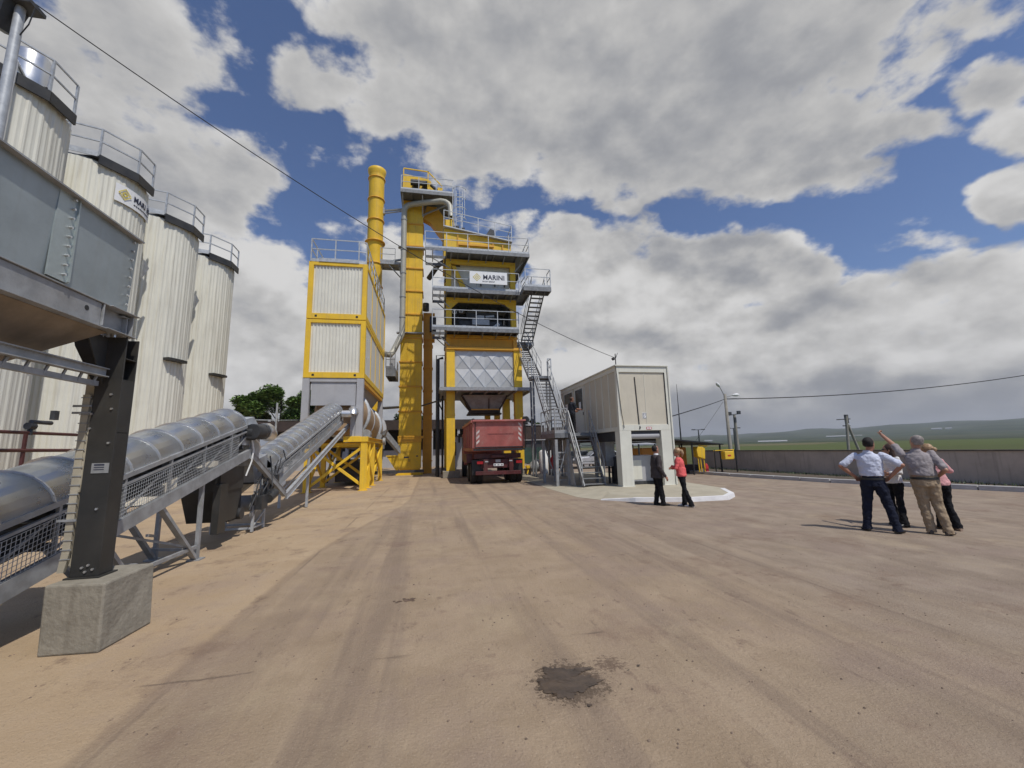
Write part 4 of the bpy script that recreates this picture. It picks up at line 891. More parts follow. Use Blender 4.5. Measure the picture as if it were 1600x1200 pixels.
# dust duct
DU = empty('dust_duct', (-2.2, 30.6, 8), 'long beige round duct running down the front of the elevator into the filter house', 'duct')
pts = [(1.35, 29.2, 18.9), (1.33, 29.4, 19.8)] + [(1.33 - .7 + .7 * cos(t), 29.6 + .12 * t, 20.2 + .7 * sin(t)) for t in [.3, .7, 1.1, 1.5708]]
pts += [(-.4, 30.1, 20.9), (-1.5, 30.5, 20.9)] + [(-1.6 - .6 * sin(t), 30.6, 20.3 + .6 * cos(t)) for t in [.1, .5, .9, 1.3, 1.5708]]
pts += [(-2.2, 30.6, 19), (-2.2, 30.6, 10.6), (-2.22, 30.55, 10.3), (-2.75, 30.0, 8.9), (-2.95, 29.8, 8.55), (-3.2, 29.4, 8.5), (-4.0, 27.2, 8.5)]
du = MB(); du.tube(pts, .21, 14); du.build('duct', 'pipe', DU)
dg = MB()
for z in (19.5, 17.0, 15.1, 13.2, 11.6): dg.tube([(-2.2, 30.6, z), (-2.2, 30.6, z + .07)], .24, 14)
dg.parts('clamp', 'galvd', DU)
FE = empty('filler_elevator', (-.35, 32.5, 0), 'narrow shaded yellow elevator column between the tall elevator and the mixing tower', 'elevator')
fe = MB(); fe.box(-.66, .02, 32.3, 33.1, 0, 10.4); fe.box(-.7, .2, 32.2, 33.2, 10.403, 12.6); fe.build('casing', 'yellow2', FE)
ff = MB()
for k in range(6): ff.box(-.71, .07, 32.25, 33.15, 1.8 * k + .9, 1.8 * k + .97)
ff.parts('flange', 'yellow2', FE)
fm = MB(); fm.tube([(-.5, 32.0, 13.3), (-.5, 32.0, 12.7)], .25, 12); fm.tube([(-.3, 31.5, 15.2), (.4, 30.5, 15.9), (1.2, 29.5, 16)], .2, 10); fm.box(-.2, .3, 31.8, 32.2, 11.0, 12.2); fm.parts('drive_motor', 'mach', FE)
SP = empty('service_gallery', (-2.6, 29.5, 7.5), 'small grey service gallery between the filter house and the elevator', 'walkway')
sp1 = MB(); deck(sp1, -3.1, -2.45, 28.6, 31, 7.35, .05, .5); rail(sp1, [(-3.1, 28.6, 7.35), (-2.5, 28.6, 7.35)], 1.1, .3); sp1.parts('deck', 'grate', SP)
sp2 = MB(); sp2.box(-2.9, -2.6, 29, 29.3, 7.36, 8.2); sp2.box(-2.5, -2.45, 30, 30.8, 7.36, 8.1); sp2.parts('junction_box', 'lgrey', SP)
SB = empty('grey_stay_pipes', (-1, 30, 4.9), 'dark stay pipes linking the filter house, elevator and tower', 'pipes')
sb = MB(); sb.tube([(-3.15, 28.0, 4.55), (-2.4, 30.9, 4.9)], .09, 8); sb.tube([(-.72, 30.9, 5.0), (.65, 27.6, 5.05)], .06, 8); sb.parts('stay_pipe', 'mach', SB)
bp = MB(); bp.tube([(.42, 28, 0), (.42, 28, 7.9), (.75, 28, 8.0)], .10, 8); bp.tube([(.72, 28.2, .2), (.72, 28.2, 5.4)], .07, 8); bp.tube([(.3, 29, 0), (.3, 29, 8.4), (.9, 29, 8.4)], .03, 6); bp.tube([(.45, 28, 4.9), (.75, 27.8, 4.2)], .04, 6); bp.parts('riser_pipe', 'black', SB)
# ------------------------------------------------------------ mixing tower
TW = empty('mixing_tower', (3.45, 29, 0), 'multi storey yellow mixing tower with grey galleries standing over the red truck', 'tower')
cl = MB(); XL, XR = .93, 5.98
for x in (XL, XR - .54):
    for y in (26.6, 31.2):
        cl.box(x, x + .54, y, y + .50, .42, 8.28)
        for z in (3.9,): cl.box(x - .02, x + .56, y - .02, y + .52, z, z + .12)
cl.parts('column', 'yellow', TW, .01)
rc = MB()
for x in (4.0, 4.75): rc.box(x, x + .4, 31.0, 31.5, .3, 5.5)
rc.parts('rear_post', 'yellow2', TW)
pl = MB()
for x in (.70, 5.25):
    for y in (26.2, 30.9): pl.box(x, x + 1.05, y, y + 1.35, 0, .42)
pl.parts('plinth', 'concrete', TW, .02)
dk = MB(); dk.box(.45, 6.55, 25.7, 32, 5.50, 5.62); dk.box(.47, 6.53, 25.68, 25.7, 5.42, 5.63)
for k in range(7): dk.box(.6 + k * .95, .7 + k * .95, 26.02, 31.9, 5.36, 5.498)
dk.build('lower_deck', 'galvd', TW)
pn = MB(); px0, px1, pz0, pz1 = 1.5, 5.42, 5.75, 8.22; nx, nz = 4, 2
cw = (px1 - px0) / nx; chh = (pz1 - pz0) / nz
for i in range(nx):
    for j in range(nz):
        a, b, z0, z1 = px0 + i * cw, px0 + (i + 1) * cw, pz0 + j * chh, pz0 + (j + 1) * chh; c = ((a + b) / 2, 26.68, (z0 + z1) / 2); y = 26.75
        pn.add([(a, y, z0), (b, y, z0), (b, y, z1), (a, y, z1), c], [(0, 1, 4), (1, 2, 4), (2, 3, 4), (3, 0, 4)])
pn.box(px0 - .02, px1 + .02, 26.76, 26.78, pz0 - .1, pz1 + .05)
pn.build('diamond_panel', mat('pressed_aluminium', (.52, .52, .51), .5, .35, .05, 3), TW)
cr = MB()
for i in range(nx):
    for j in range(nz):
        a, b, z0, z1 = px0 + i * cw, px0 + (i + 1) * cw, pz0 + j * chh, pz0 + (j + 1) * chh; m_ = ((a + b) / 2, 26.67, (z0 + z1) / 2)
        for q in ((a, z0), (b, z0), (b, z1), (a, z1)): cr.bar((q[0], 26.74, q[1]), m_, .03, .015)
cr.build('panel_crease', 'silver', TW)
sd = MB(); sd.box(XL + .04, XL + .06, 27.55, 31.15, 5.7, 8.2); sd.box(XR - .06, XR - .04, 27.55, 31.15, 5.7, 8.2); sd.box(XL + .6, XR - .6, 31.5, 31.55, 5.7, 8.2); sd.parts('side_panel', 'lgrey', TW)
bm_ = MB(); bm_.box(XL - .003, XR + .003, 26.5, 27.42, 8.283, 8.45); bm_.box(XL, XL + .4, 27.43, 31.7, 8.283, 8.45); bm_.box(XR - .4, XR, 27.43, 31.7, 8.283, 8.45)
bm_.box(XL + .55, XR - .55, 26.62, 26.74, 8.2 + .03, 8.28); bm_.build('ring_beam', 'yellow2', TW)
bt = MB()
for k in range(50): x = XL + .08 + k * .1; bt.box(x, x + .035, 26.52, 26.56, 8.453, 8.49)
bt.parts('flange_bolts', 'brown', TW)
ub = MB(); ub.box(XL + .02, 5.76, 27.15, 31.6, 8.452, 9.42); ub.prism([(27.0, 8.46), (27.14, 8.46), (27.14, 9.4), (27.05, 9.4)], 0, XL + .02, XL + .3); ub.prism([(27.0, 8.46), (27.14, 8.46), (27.14, 9.4), (27.05, 9.4)], 0, 5.5, 5.78)
ub.box(XL + .02, 5.8, 27.0, 27.14, 9.18, 9.4); ub.build('bin_casing', 'yellow2', TW)
# galleries
def gallery(nm, x0, x1, y0, y1, z, pts, h=1.15, hole=None):
    d = MB(); deck(d, .9, x1, y0, 31.6, z, .05, .2); 
    for x in (x0, .86): d.box(x, x + .03, y0, 28.3, z - .2, z)
    for y in (y0, 27.1, 28.27): d.box(x0 + .031, .859, y, y + .03, z - .2, z)
    for k in range(int((.85 - x0) / .07)): d.box(x0 + .04 + k * .07, x0 + .048 + k * .07, y0 + .04, 28.26, z - .035, z - .005)
    d.parts('gallery', 'grate', TW)
    br = MB()
    for x in (x0 + .3, x1 - .3):
        for y in ((26.8, 28.0) if x < 3 else (26.8, 30)): br.bar((x, y, z - .25), (XL + .2 if x < 3 else 5.7, y, z - 1.0 if abs(x - (XL if x < 3 else 5.7)) > .5 else z - .3), .06, .06)
    n = 6
    for k in range(n): xx = x0 + .5 + (x1 - x0 - 1) * k / (n - 1); br.bar((xx, y0 + .05, z - .2), (xx, 27.2, z - .42), .05, .05)
    br.parts('bracket', 'galvd', TW)
    r_ = MB(); rail(r_, pts, h, 1.35); r_.parts('railing', 'galv', TW)
gallery('a', .0, 5.72, 25.95, 32, 9.6, [(0, 28.2, 9.6), (0, 26, 9.6), (5.7, 26, 9.6)], 1.2)
gallery('b', .0, 5.85, 25.95, 32, 12.25, [(0, 28.2, 12.25), (0, 26, 12.25), (5.8, 26, 12.25)], 1.3)
gallery('c', -.5, 6.6, 25.95, 32, 15.05, [(-.5, 28.2, 15.05), (-.5, 26, 15.05), (6.57, 26, 15.05), (6.57, 31.9, 15.05)], 1.15)
ex = MB(); deck(ex, 5.87, 7.75, 24.9, 25.75, 12.25, .05, .25); deck(ex, 5.87, 6.5, 25.76, 28.0, 12.25, .05, .2); deck(ex, 5.74, 7.5, 29.0, 30.6, 9.55, .05, .2); ex.parts('stair_landing', 'grate', TW)
er = MB(); rail(er, [(5.95, 26.0, 12.25), (6.0, 24.95, 12.25), (7.72, 24.95, 12.25), (7.72, 25.7, 12.25)], 1.25, 1.6)
rail(er, [(6.47, 27.9, 12.25), (6.47, 25.9, 12.25)], 1.2, 1.0)
er.bar((7.35, 25.0, 12.3), (7.5, 25.6, 13.3), .04, .04); er.bar((6.2, 25.2, 12.3), (6.5, 25.9, 13.3), .04, .04)
rail(er, [(7.47, 29.1, 9.55), (7.47, 30.5, 9.55), (5.8, 30.5, 9.55)], 1.1, 1.0, False); er.parts('railing', 'galv', TW)
# mixer floor
mf = MB()
for x in (.92, 5.42):
    for y in (27.05, 31.2): mf.box(x, x + .37, y, y + .35, 9.603, 12.0)
mf.box(.92, 5.79, 27.0, 27.25, 11.75, 12.02); mf.prism([(1.29, 11.75), (1.29, 11.3), (1.75, 11.75)], 1, 27.06, 27.2); mf.prism([(5.42, 11.75), (5.42, 11.3), (4.95, 11.75)], 1, 27.06, 27.2)
mf.parts('floor_frame', 'yellow', TW, .008)
mm = MB(); mm.box(1.35, 5.4, 30.2, 30.5, 9.61, 11.95); mm.box(1.9, 4.9, 28.0, 30.1, 9.61, 10.7); mm.tube([(1.9, 29, 10.7), (4.9, 29, 10.7)], .75, 20); mm.box(2.4, 4.5, 28.2, 29.6, 10.9, 11.4); mm.box(.95, 1.2, 28.6, 30.9, 9.61, 11.9); mm.box(5.5, 5.7, 28.6, 31, 9.61, 11.9)
mm.box(1.5, 2.3, 27.9, 28.6, 9.61, 10.3); mm.tube([(4.6, 27.8, 10.1), (5.2, 27.8, 10.1)], .3, 14)
for k in range(6): mm.tube([(1.45 + k * .07, 27.9, 9.7), (1.5 + k * .09, 28.2, 11.9)], .03, 6)
mm.build('mixer', 'mach', TW)
gy = MB(); gy.box(2.75, 3.95, 27.6, 27.8, 10.35, 10.72); gy.box(3.1, 3.6, 27.7, 27.85, 10.75, 11.05); gy.bar((3.7, 27.7, 10.95), (4.3, 27.7, 11.03), .1, .14); gy.bar((4.25, 27.7, 10.15), (4.65, 27.7, 10.45), .2, .24); gy.box(2.8, 4.6, 28.0, 28.1, 11.55, 11.6)
gy.box(2.05, 2.3, 27.5, 27.8, 9.62, 10.25); gy.tube([(1.75, 27.6, 9.7), (1.78, 27.6, 10.2)], .08, 8); gy.parts('fittings', 'galv', TW)
gg = MB()
gg.rings([((1.5, 27.5 - .02 * 0, 11.15), (.15, 0, 0), (0, 0, .15)), ((1.5, 27.46, 11.15), (.15, 0, 0), (0, 0, .15))], 16); gg.box(1.82, 2.1, 27.46, 27.5, 11.15, 11.35); gg.parts('gauge', 'white', TW)
dd = MB(); dd.box(1.85, 2.07, 27.45, 27.458, 11.18, 11.32); dd.rings([((1.5, 27.457, 11.15), (.11, 0, 0), (0, 0, .11)), ((1.5, 27.452, 11.15), (.11, 0, 0), (0, 0, .11))], 16); dd.parts('gauge_face', 'mach', TW)
# weighing floor
wf = MB()
for x in (.90, 5.42):
    for y in (27.05, 31.2): wf.box(x, x + .37, y, y + .35, 12.253, 14.8)
wf.box(.90, 5.79, 27.0, 27.25, 14.5, 14.82); wf.hexa([(1.27, 27.12, 14.4), (1.55, 27.12, 14.4), (2.55, 27.12, 12.27), (2.15, 27.12, 12.27), (1.27, 27.3, 14.4), (1.55, 27.3, 14.4), (2.55, 27.3, 12.27), (2.15, 27.3, 12.27)])
wf.box(1.28, 2.2, 27.5, 29.5, 12.26, 12.9); wf.parts('floor_frame', 'yellow', TW, .008)
wp = MB(); wp.box(1.3, 5.4, 27.42, 31.1, 13.55, 14.75); wp.box(1.3, 5.4, 27.44, 27.5, 12.26, 13.545); wp.build('weigh_bin_panel', 'panelf', TW)
wb = MB()
for x in (3.35, 4.35, 5.05): wb.box(x - .03, x + .03, 27.3, 27.41, 13.1, 13.9)
wb.box(3.4, 4.3, 27.33, 27.41, 13.45, 13.62); wb.tube([(4.5, 27.3, 13.5), (5.2, 27.3, 13.45)], .09, 8); wb.box(1.32, 1.9, 27.38, 27.415, 14.45, 14.7); wb.parts('bin_clamps', 'brown', TW)
# logo board
SG = MB(); SG.box(2.42, 4.95, 25.80, 25.83, 12.62, 13.46)
sgo = empty('logo_sign', (3.7, 25.81, 12.6), 'white company sign with yellow diamond mark hung on the gallery railing of the tower', 'sign')
SG.build('board', 'signw', sgo)
lm = MB(); logo(lm, Vector((2.90, 25.795, 13.06)), Vector((1, 0, 0)), Vector((0, 0, 1)), .27, .006)
lm.build('logo', 'logo', sgo)
text_obj('lettering', "MARINI", .46, (3.30, 25.797, 12.93), (pi / 2, 0, 0), 'ink', sgo, .003, .012, sx=.93)
text_obj('small_lettering', "FAYAT GROUP", .12, (3.27, 25.797, 12.74), (pi / 2, 0, 0), 'ink', sgo, .002, .004)
# screen on top
sn = MB(); sn.prism([(.78, 15.06), (5.55, 15.06), (5.55, 16.4), (.78, 17.2)], 1, 27.2, 30.6); sn.build('screen_casing', 'yellow', TW, .01)
sr = MB()
for x in (1.7, 2.5, 4.2, 4.9): sr.box(x, x + .07, 27.12, 27.2, 15.1, 16.95 - (x - .78) * .165)
sr.box(1.8, 4.3, 27.08, 27.198, 15.95, 16.08); sr.box(2.6, 4.2, 27.14, 27.199, 15.35, 15.40); sr.parts('screen_rib', 'yellow2', TW)
sd2 = MB(); sd2.hexa([(.72, 26.95, 17.22), (5.62, 26.95, 16.40), (5.62, 30.7, 16.40), (.72, 30.7, 17.22), (.72, 26.95, 17.30), (5.62, 26.95, 16.48), (5.62, 30.7, 16.48), (.72, 30.7, 17.30)]); sd2.build('screen_deck', 'galv', TW)
s3 = MB(); rail(s3, [(.76, 27, 17.30), (5.58, 27, 16.48), (5.58, 30.6, 16.48)], 1.15, 1.2, False)
for x in (1.4, 1.55): s3.bar((x, 27.3, 17.2), (x, 27.3, 20.9), .05, .05)
s3.parts('railing', 'galv', TW)
ld = MB()
for x in (1.7, 2.15): ld.bar((x, 28.3, 17.2), (x, 28.3, 20.9), .05, .05)
for k in range(13): ld.bar((1.7, 28.3, 17.3 + k * .28), (2.15, 28.3, 17.3 + k * .28), .03, .03)
for z in (18.4, 19.2, 20.0, 20.8):
    a = arc((1.92, 28.1, z), .5, -pi * .9, -.1 * pi, 8, 'xy')
    for p, q in zip(a, a[1:]): ld.bar(p, q, .04, .05)
for t in (-.75, -.5, -.25): ld.bar((1.92 + .5 * cos(pi * t), 28.1 + .5 * sin(pi * t), 18.4), (1.92 + .5 * cos(pi * t), 28.1 + .5 * sin(pi * t), 20.85), .035, .035)
ld.build('cage_ladder', 'galv', TW)
mt = MB(); mt.box(1.3, 1.9, 28, 29, 17.2, 17.9); mt.tube([(2.4, 28.4, 17.4), (3.1, 28.4, 17.3)], .28, 14); mt.prism([(3.6, 16.8), (4.6, 16.7), (4.5, 17.9), (4.2, 18.0), (3.9, 17.5)], 1, 28.2, 28.9); mt.box(2.0, 2.3, 28.0, 28.5, 17.2, 17.8); mt.parts('vibrator_motor', 'mach', TW)
yb = MB(); yb.tube([(1.3, 28.0, 17.9), (1.35, 28.4, 18.9), (1.5, 28.5, 17.3)], .15, 10); yb.box(.9, 1.4, 27.6, 28.4, 17.3, 18.1); yb.build('feed_box', 'yellow', TW)
# discharge hopper under the tower
dh = MB(); z0, z1 = 4.32, 5.34
dh.hexa([(2.65, 27.6, z0), (4.45, 27.6, z0), (4.45, 29.2, z0), (2.65, 29.2, z0), (2.0, 27.3, z1), (5.0, 27.3, z1), (5.0, 30.2, z1), (2.0, 30.2, z1)]); dh.build('discharge_cone', mat('cone_steel', (.30, .295, .28), .55, .1, .2, 3, dirt=.5, dirtc=(.20, .16, .12)), TW)
dg = MB(); dg.box(2.52, 4.58, 27.45, 29.3, 4.15, 4.317); dg.bar((1.95, 27.25, 5.3), (2.6, 27.5, 4.3), .1, .1); dg.bar((5.05, 27.25, 5.3), (4.5, 27.5, 4.3), .1, .1); dg.bar((3.8, 27.4, 5.3), (3.8, 27.5, 4.32), .06, .1)
dg.box(2.4, 4.7, 27.6, 28.9, 4.05, 4.147); dg.tube([(2.2, 27.6, 4.9), (2.35, 27.6, 4.5), (2.6, 27.6, 4.2)], .05, 8); dg.build('discharge_gate', 'brown', TW)
yg = MB(); yg.box(2.6, 4.5, 27.40, 27.448, 4.33, 4.41); yg.build('gate_strip', 'yellow2', TW)

# ------------------------------------------------------------ zigzag stair up the tower
ST = empty('tower_staircase', (6.5, 22, 0), 'galvanised steel stair climbing in flights beside the tower', 'stairs')
def flight(p, q, w, par, mats=('stair', 'grate'), hr=1.0, n=None):
    """stringers, treads and handrails from the top point p to the bottom point q (centre line, plan direction along y)"""
    p = Vector(p); q = Vector(q); n = n or int(abs(p.z - q.z) / .2)
    d = (q - p); side = Vector((d.y, -d.x, 0)).normalized() * w / 2
    s_ = MB()
    for k in (-1, 1): s_.bar(p + side * k, q + side * k, .04, .20)
    s_.parts('stringer', mats[0], par)
    t_ = MB()
    dn = Vector((d.x, d.y, 0)).normalized() * .12
    for i in range(n):
        c = p.lerp(q, (i + .5) / n)
        t_.hexa([c - side * .96 - dn - Vector((0, 0, .03)), c + side * .96 - dn - Vector((0, 0, .03)), c + side * .96 + dn - Vector((0, 0, .03)), c - side * .96 + dn - Vector((0, 0, .03)), c - side * .96 - dn, c + side * .96 - dn, c + side * .96 + dn, c - side * .96 + dn])
    t_.parts('tread', mats[1], par)
    r_ = MB(); up_ = Vector((0, 0, 1))
    for k in (-1, 1):
        a, b = p + side * k * 1.05, q + side * k * 1.05
        r_.bar(a + up_ * hr, b + up_ * hr, .036, .036); r_.bar(a + up_ * hr * .55, b + up_ * hr * .55, .025, .025)
        m_ = max(2, int((a - b).length / 1.3))
        for i in range(m_ + 1): c = a.lerp(b, (i + .05) / (m_ + .1)); r_.bar(c, c + up_ * hr, .036, .036)
    r_.parts('handrail', 'galvd', par)
flight((7.05, 25.6, 12.2), (7.0, 29.2, 9.6), .85, ST)
flight((6.35, 28.9, 9.5), (6.2, 24.0, 5.95), .8, ST, mats=('stair', 'grate'))
mdk = MB(); deck(mdk, 5.8, 7.0, 23.2, 24.0, 5.95, .05, .15); mdk.build('landing', 'grate', ST)
mr = MB(); rail(mr, [(7.0, 24.0, 5.95), (7.0, 23.2, 5.95), (6.8, 23.2, 5.95)], 1.05, .9, False); rail(mr, [(5.8, 24.0, 5.95), (5.8, 23.2, 5.95)], 1.05, .9, False); mr.parts('railing', 'galv', ST)
flight((6.35, 23.2, 5.9), (6.3, 20.1, 2.45), .85, ST, mats=('stair', 'grate'))
sl2 = MB()
for x, y, z in ((5.9, 23.3, 5.7), (6.9, 23.3, 5.7), (5.9, 23.95, 5.7), (6.9, 23.95, 5.7)): sl2.bar((x, y, 0), (x, y, z), .10, .10)
sl2.parts('support_post', 'stair', ST)
CS = empty('cabin_platform', (6.4, 18.4, 0), 'steel platform and short stair in front of the cabin doors', 'platform')
pd = MB(); deck(pd, 5.38, 7.38, 17.65, 20.05, 2.36, .05, .16); deck(pd, 6.55, 7.38, 20.06, 23.0, 2.36, .05, .16); pd.parts('deck', 'grate', CS)
ps = MB()
for x in (5.45, 6.0, 7.3):
    for y in (17.75, 19.9) + ((22.8,) if x > 7 else ()): ps.box(x - .06, x + .06, y - .06, y + .06, 0, 2.08)
ps.parts('support_post', 'galvd', CS)
ps = MB(); ps.bar((5.45, 17.83, .2), (6.0, 17.83, 1.9), .05, .05); ps.bar((5.45, 19.8, 1.9), (6.0, 19.8, .2), .05, .05); ps.bar((5.45, 17.83, 1.5), (6.0, 17.83, 1.5), .04, .06)
for k in range(5): ps.bar((5.45, 17.86, .3 + k * .3), (6.0, 17.86, .3 + k * .3), .03, .03)
ps.build('bracing', 'galvd', CS)
pr = MB(); rail(pr, [(5.42, 20.0, 2.36), (5.42, 17.7, 2.36), (6.0, 17.7, 2.36)], 1.1, .9, True)
for k in range(8): pr.bar((5.42 + k * .08, 17.7, 2.36), (5.42 + k * .08, 17.7, 3.46), .02, .02)
pr.parts('railing', 'galvd', CS)
flight((6.53, 17.65, 2.36), (6.6, 16.35, .1), .95, CS, mats=('stair', 'stair'), hr=1.0, n=10)
gp = MB(); gp.prism([(17.6, 2.0), (17.6, 0.1), (16.9, .1)], 0, 5.98, 6.0); gp.build('side_plate', 'galvd', CS)
# ------------------------------------------------------------ red tipper truck backed under the tower
TK = empty('tipper_truck', (3.3, 24, 0), 'dusty red tipper truck standing under the tower, seen from behind', 'truck')
bx0, bx1 = 1.98, 4.62
bd = MB()
bd.hexa([(bx0 + .06, 20.75, 1.62), (bx1 - .06, 20.75, 1.62), (bx1 - .06, 26.2, 1.62), (bx0 + .06, 26.2, 1.62), (bx0, 20.55, 1.78), (bx1, 20.55, 1.78), (bx1, 26.3, 1.78), (bx0, 26.3, 1.78)])
for x in (bx0, bx1 - .07): bd.hexa([(x, 20.55, 1.78), (x + .07, 20.55, 1.78), (x + .07, 26.3, 1.78), (x, 26.3, 1.78), (x, 20.35, 3.12), (x + .07, 20.35, 3.12), (x + .07, 26.3, 3.12), (x, 26.3, 3.12)])
bd.box(bx0 + .07, bx1 - .07, 26.2, 26.3, 1.79, 3.3)
for k in range(6): y = 20.9 + k * .95; bd.box(bx0 - .05, bx0 - .002, y, y + .1, 1.8, 3.05); bd.box(bx1 + .002, bx1 + .05, y, y + .1, 1.8, 3.05)
bd.box(bx0 - .07, bx0 - .003, 20.4, 26.3, 3.04, 3.16); bd.box(bx1 + .003, bx1 + .07, 20.4, 26.3, 3.04, 3.16); bd.build('tipper_body', 'redp', TK, .01)
tg = MB()
def Y(z): return 20.50 - (z - 1.78) * .12
tg.hexa([(bx0 + .10, Y(1.78), 1.78), (bx1 - .04, Y(1.78), 1.78), (bx1 - .04, Y(1.78) + .07, 1.78), (bx0 + .10, Y(1.78) + .07, 1.78), (bx0 + .10, Y(3.1), 3.1), (bx1 - .04, Y(3.1), 3.1), (bx1 - .04, Y(3.1) + .07, 3.1), (bx0 + .10, Y(3.1) + .07, 3.1)])
tg.bar((bx0 + .0, 20.28, 3.13), (bx1 + .05, 20.28, 3.13), .09, .09)
tgo = tg.build('tailgate', 'redp', TK, .01)
fr = MB(); fr.bar((bx0 + .05, 20.44, 1.70), (bx1 + .02, 20.44, 1.70), .1, .1); fr.bar((bx0 + .14, Y(1.8) - .03, 1.8), (bx0 + .14, Y(3.08) - .03, 3.08), .035, .03); fr.bar((bx1 - .06, Y(1.8) - .03, 1.8), (bx1 - .06, Y(3.08) - .03, 3.08), .03, .03); fr.bar((bx0 + .14, Y(1.82) - .02, 1.82), (bx1 - .06, Y(1.82) - .02, 1.82), .03, .04)
fr.bar((bx1 + .02, 20.3, 3.1), (bx1 + .06, 20.6, 1.75), .06, .05); fr.build('tailgate_seal', 'black', TK)
hz = MB()
for k in range(4):
    for (xa, s_) in ((bx0 + .20, 1), (bx1 - .16, -1)):
        z = 1.95 + k * .24 + (.12 if s_ < 0 else 0)
        if s_ > 0 and k == 3: continue
        yy = lambda z: Y(z) - .004
        a = [(xa, yy(z), z), (xa + s_ * .15, yy(z + .14), z + .14), (xa + s_ * .15, yy(z + .26), z + .26), (xa, yy(z + .12), z + .12)]
        hz.add(a, [(0, 1, 2, 3)])
hz.parts('hazard_stripe', mat('worn_white', (.70, .66, .62), .5, 0, .1, 8, dirt=.6, dirtc=(.45, .28, .25)), tgo)
tx = MB(); r6 = random.Random(4)
x = 2.75
while x < 4.05: w_ = r6.uniform(.03, .06); tx.add([(x, Y(2.45) - .003, 2.43), (x + w_, Y(2.45) - .003, 2.43), (x + w_, Y(2.49) - .003, 2.49), (x, Y(2.49) - .003, 2.49)], [(0, 1, 2, 3)]); x += w_ + .02
tx.parts('faded_lettering', mat('faded_ink', (.16, .04, .04), .6, 0, .2, 9), tgo)
cab = MB(); cab.prism([(26.6, .75), (28.7, .75), (28.8, 1.7), (28.5, 2.75), (26.7, 2.8)], 0, 2.05, 4.5); cab.build('cab', 'redp', TK, .05)
cw_ = MB(); cw_.box(2.04, 2.05 - .003, 27.3, 28.2, 1.8, 2.5); cw_.box(2.3, 4.2, 26.58, 26.597, 1.9, 2.5); cw_.parts('cab_window', 'glass', TK)
mr_ = MB(); mr_.box(1.78, 1.9, 28.2, 28.3, 2.2, 2.8); mr_.box(4.7, 4.85, 28.2, 28.3, 2.4, 2.9); mr_.bar((1.9, 28.25, 2.6), (2.1, 28.2, 2.6), .04, .04); mr_.bar((4.5, 28.25, 2.6), (4.75, 28.2, 2.6), .04, .04); mr_.parts('mirror', 'black', TK)
tp = MB(); tp.tube([(bx0 + .1, 20.9, 3.2), (bx0 + .1, 26.2, 3.25)], .09, 8); tp.tube([(bx1 + .14, 20.5, 3.2), (bx1 + .14, 20.9, 3.22)], .15, 10); tp.parts('rolled_tarpaulin', 'black', TK)
ch = MB(); ch.box(2.75, 3.0, 20.9, 28, .95, 1.3); ch.box(3.6, 3.85, 20.9, 28, .95, 1.3); ch.box(2.1, 4.5, 20.85, 21.0, 1.25, 1.5); ch.box(2.45, 4.1, 20.78, 20.86, .78, 1.22); ch.box(2.95, 3.65, 20.6, 20.77, 1.30, 1.42)
ch.box(2.15, 4.45, 20.62, 20.74, .46, .64); ch.box(2.55, 2.75, 20.63, 20.75, .645, 1.25); ch.box(3.85, 4.05, 20.63, 20.75, .645, 1.25); ch.box(1.75, 2.05, 21.2, 23.5, 1.05, 1.5); ch.build('chassis', 'redd', TK, .01)
mg = MB()
for x in (1.98, 4.02):
    for y in (21.6, 23.0):
        a = arc((x, y, .52), .66, .15 * pi, .85 * pi, 8, 'yz')
        for p, q in zip(a, a[1:]): mg.hexa([p, (p[0] + .6, p[1], p[2]), (q[0] + .6, q[1], q[2]), q, (p[0], p[1], p[2] + .03), (p[0] + .6, p[1], p[2] + .03), (q[0] + .6, q[1], q[2] + .03), (q[0], q[1], q[2] + .03)])
    mg.box(x + .02, x + .58, 20.92, 20.94, .45, 1.2)
mg.parts('mudguard', 'black', TK)
for y in (21.6, 23.0, 27.4):
    for sx in (0, 1):
        for dual in ((0, .31) if y < 25 else (0,)):
            x = 1.98 + dual if sx == 0 else 4.62 - .28 - dual
            w_ = MB(); w_.rings([((x, y, .52), (0, .42, 0), (0, 0, .42)), ((x, y, .52), (0, .50, 0), (0, 0, .50)), ((x + .04, y, .52), (0, .52, 0), (0, 0, .52)), ((x + .24, y, .52), (0, .52, 0), (0, 0, .52)), ((x + .28, y, .52), (0, .50, 0), (0, 0, .50)), ((x + .28, y, .52), (0, .42, 0), (0, 0, .42))], 28)
            for k in range(28):
                t = 2 * pi * k / 28; w_.bar((x + .04, y + .522 * cos(t), .52 + .522 * sin(t)), (x + .24, y + .522 * cos(t + .1), .52 + .522 * sin(t + .1)), .03, .012)
            wo_ = w_.build('wheel', 'rubber', TK)
            hb = MB(); hb.tube([(x + .03, y, .52), (x + .25, y, .52)], .25, 16); hb.build('rim', 'redd', wo_)
for x in (2.22, 4.2):
    l_ = MB(); l_.box(x, x + .30, 20.60, 20.70, 1.0, 1.13); l_.parts('tail_light', mat('lens_red', (.35, .01, .015), .25, 0, .1), TK)
ln = MB(); ln.box(2.62, 2.78, 20.61, 20.64, 1.08, 1.14); ln.box(3.85, 4.0, 20.61, 20.64, 1.1, 1.16); ln.parts('indicator', 'lgrey', TK)
np_ = MB(); np_.box(3.06, 3.56, 20.70, 20.72, .88, 1.0); npo = np_.build('number_plate', 'signw', TK)
r6 = random.Random(9); tx = MB()
for k in range(8):
    if k in (2, 5): continue
    tx.box(3.09 + k * .056, 3.125 + k * .056, 20.694, 20.699, .905, .975); 
tx.parts('plate_characters', 'ink', npo)
np2 = MB(); np2.box(3.17, 3.42, 20.73, 20.75, 1.06, 1.2); np2.build('rear_plate', 'lgrey', TK)

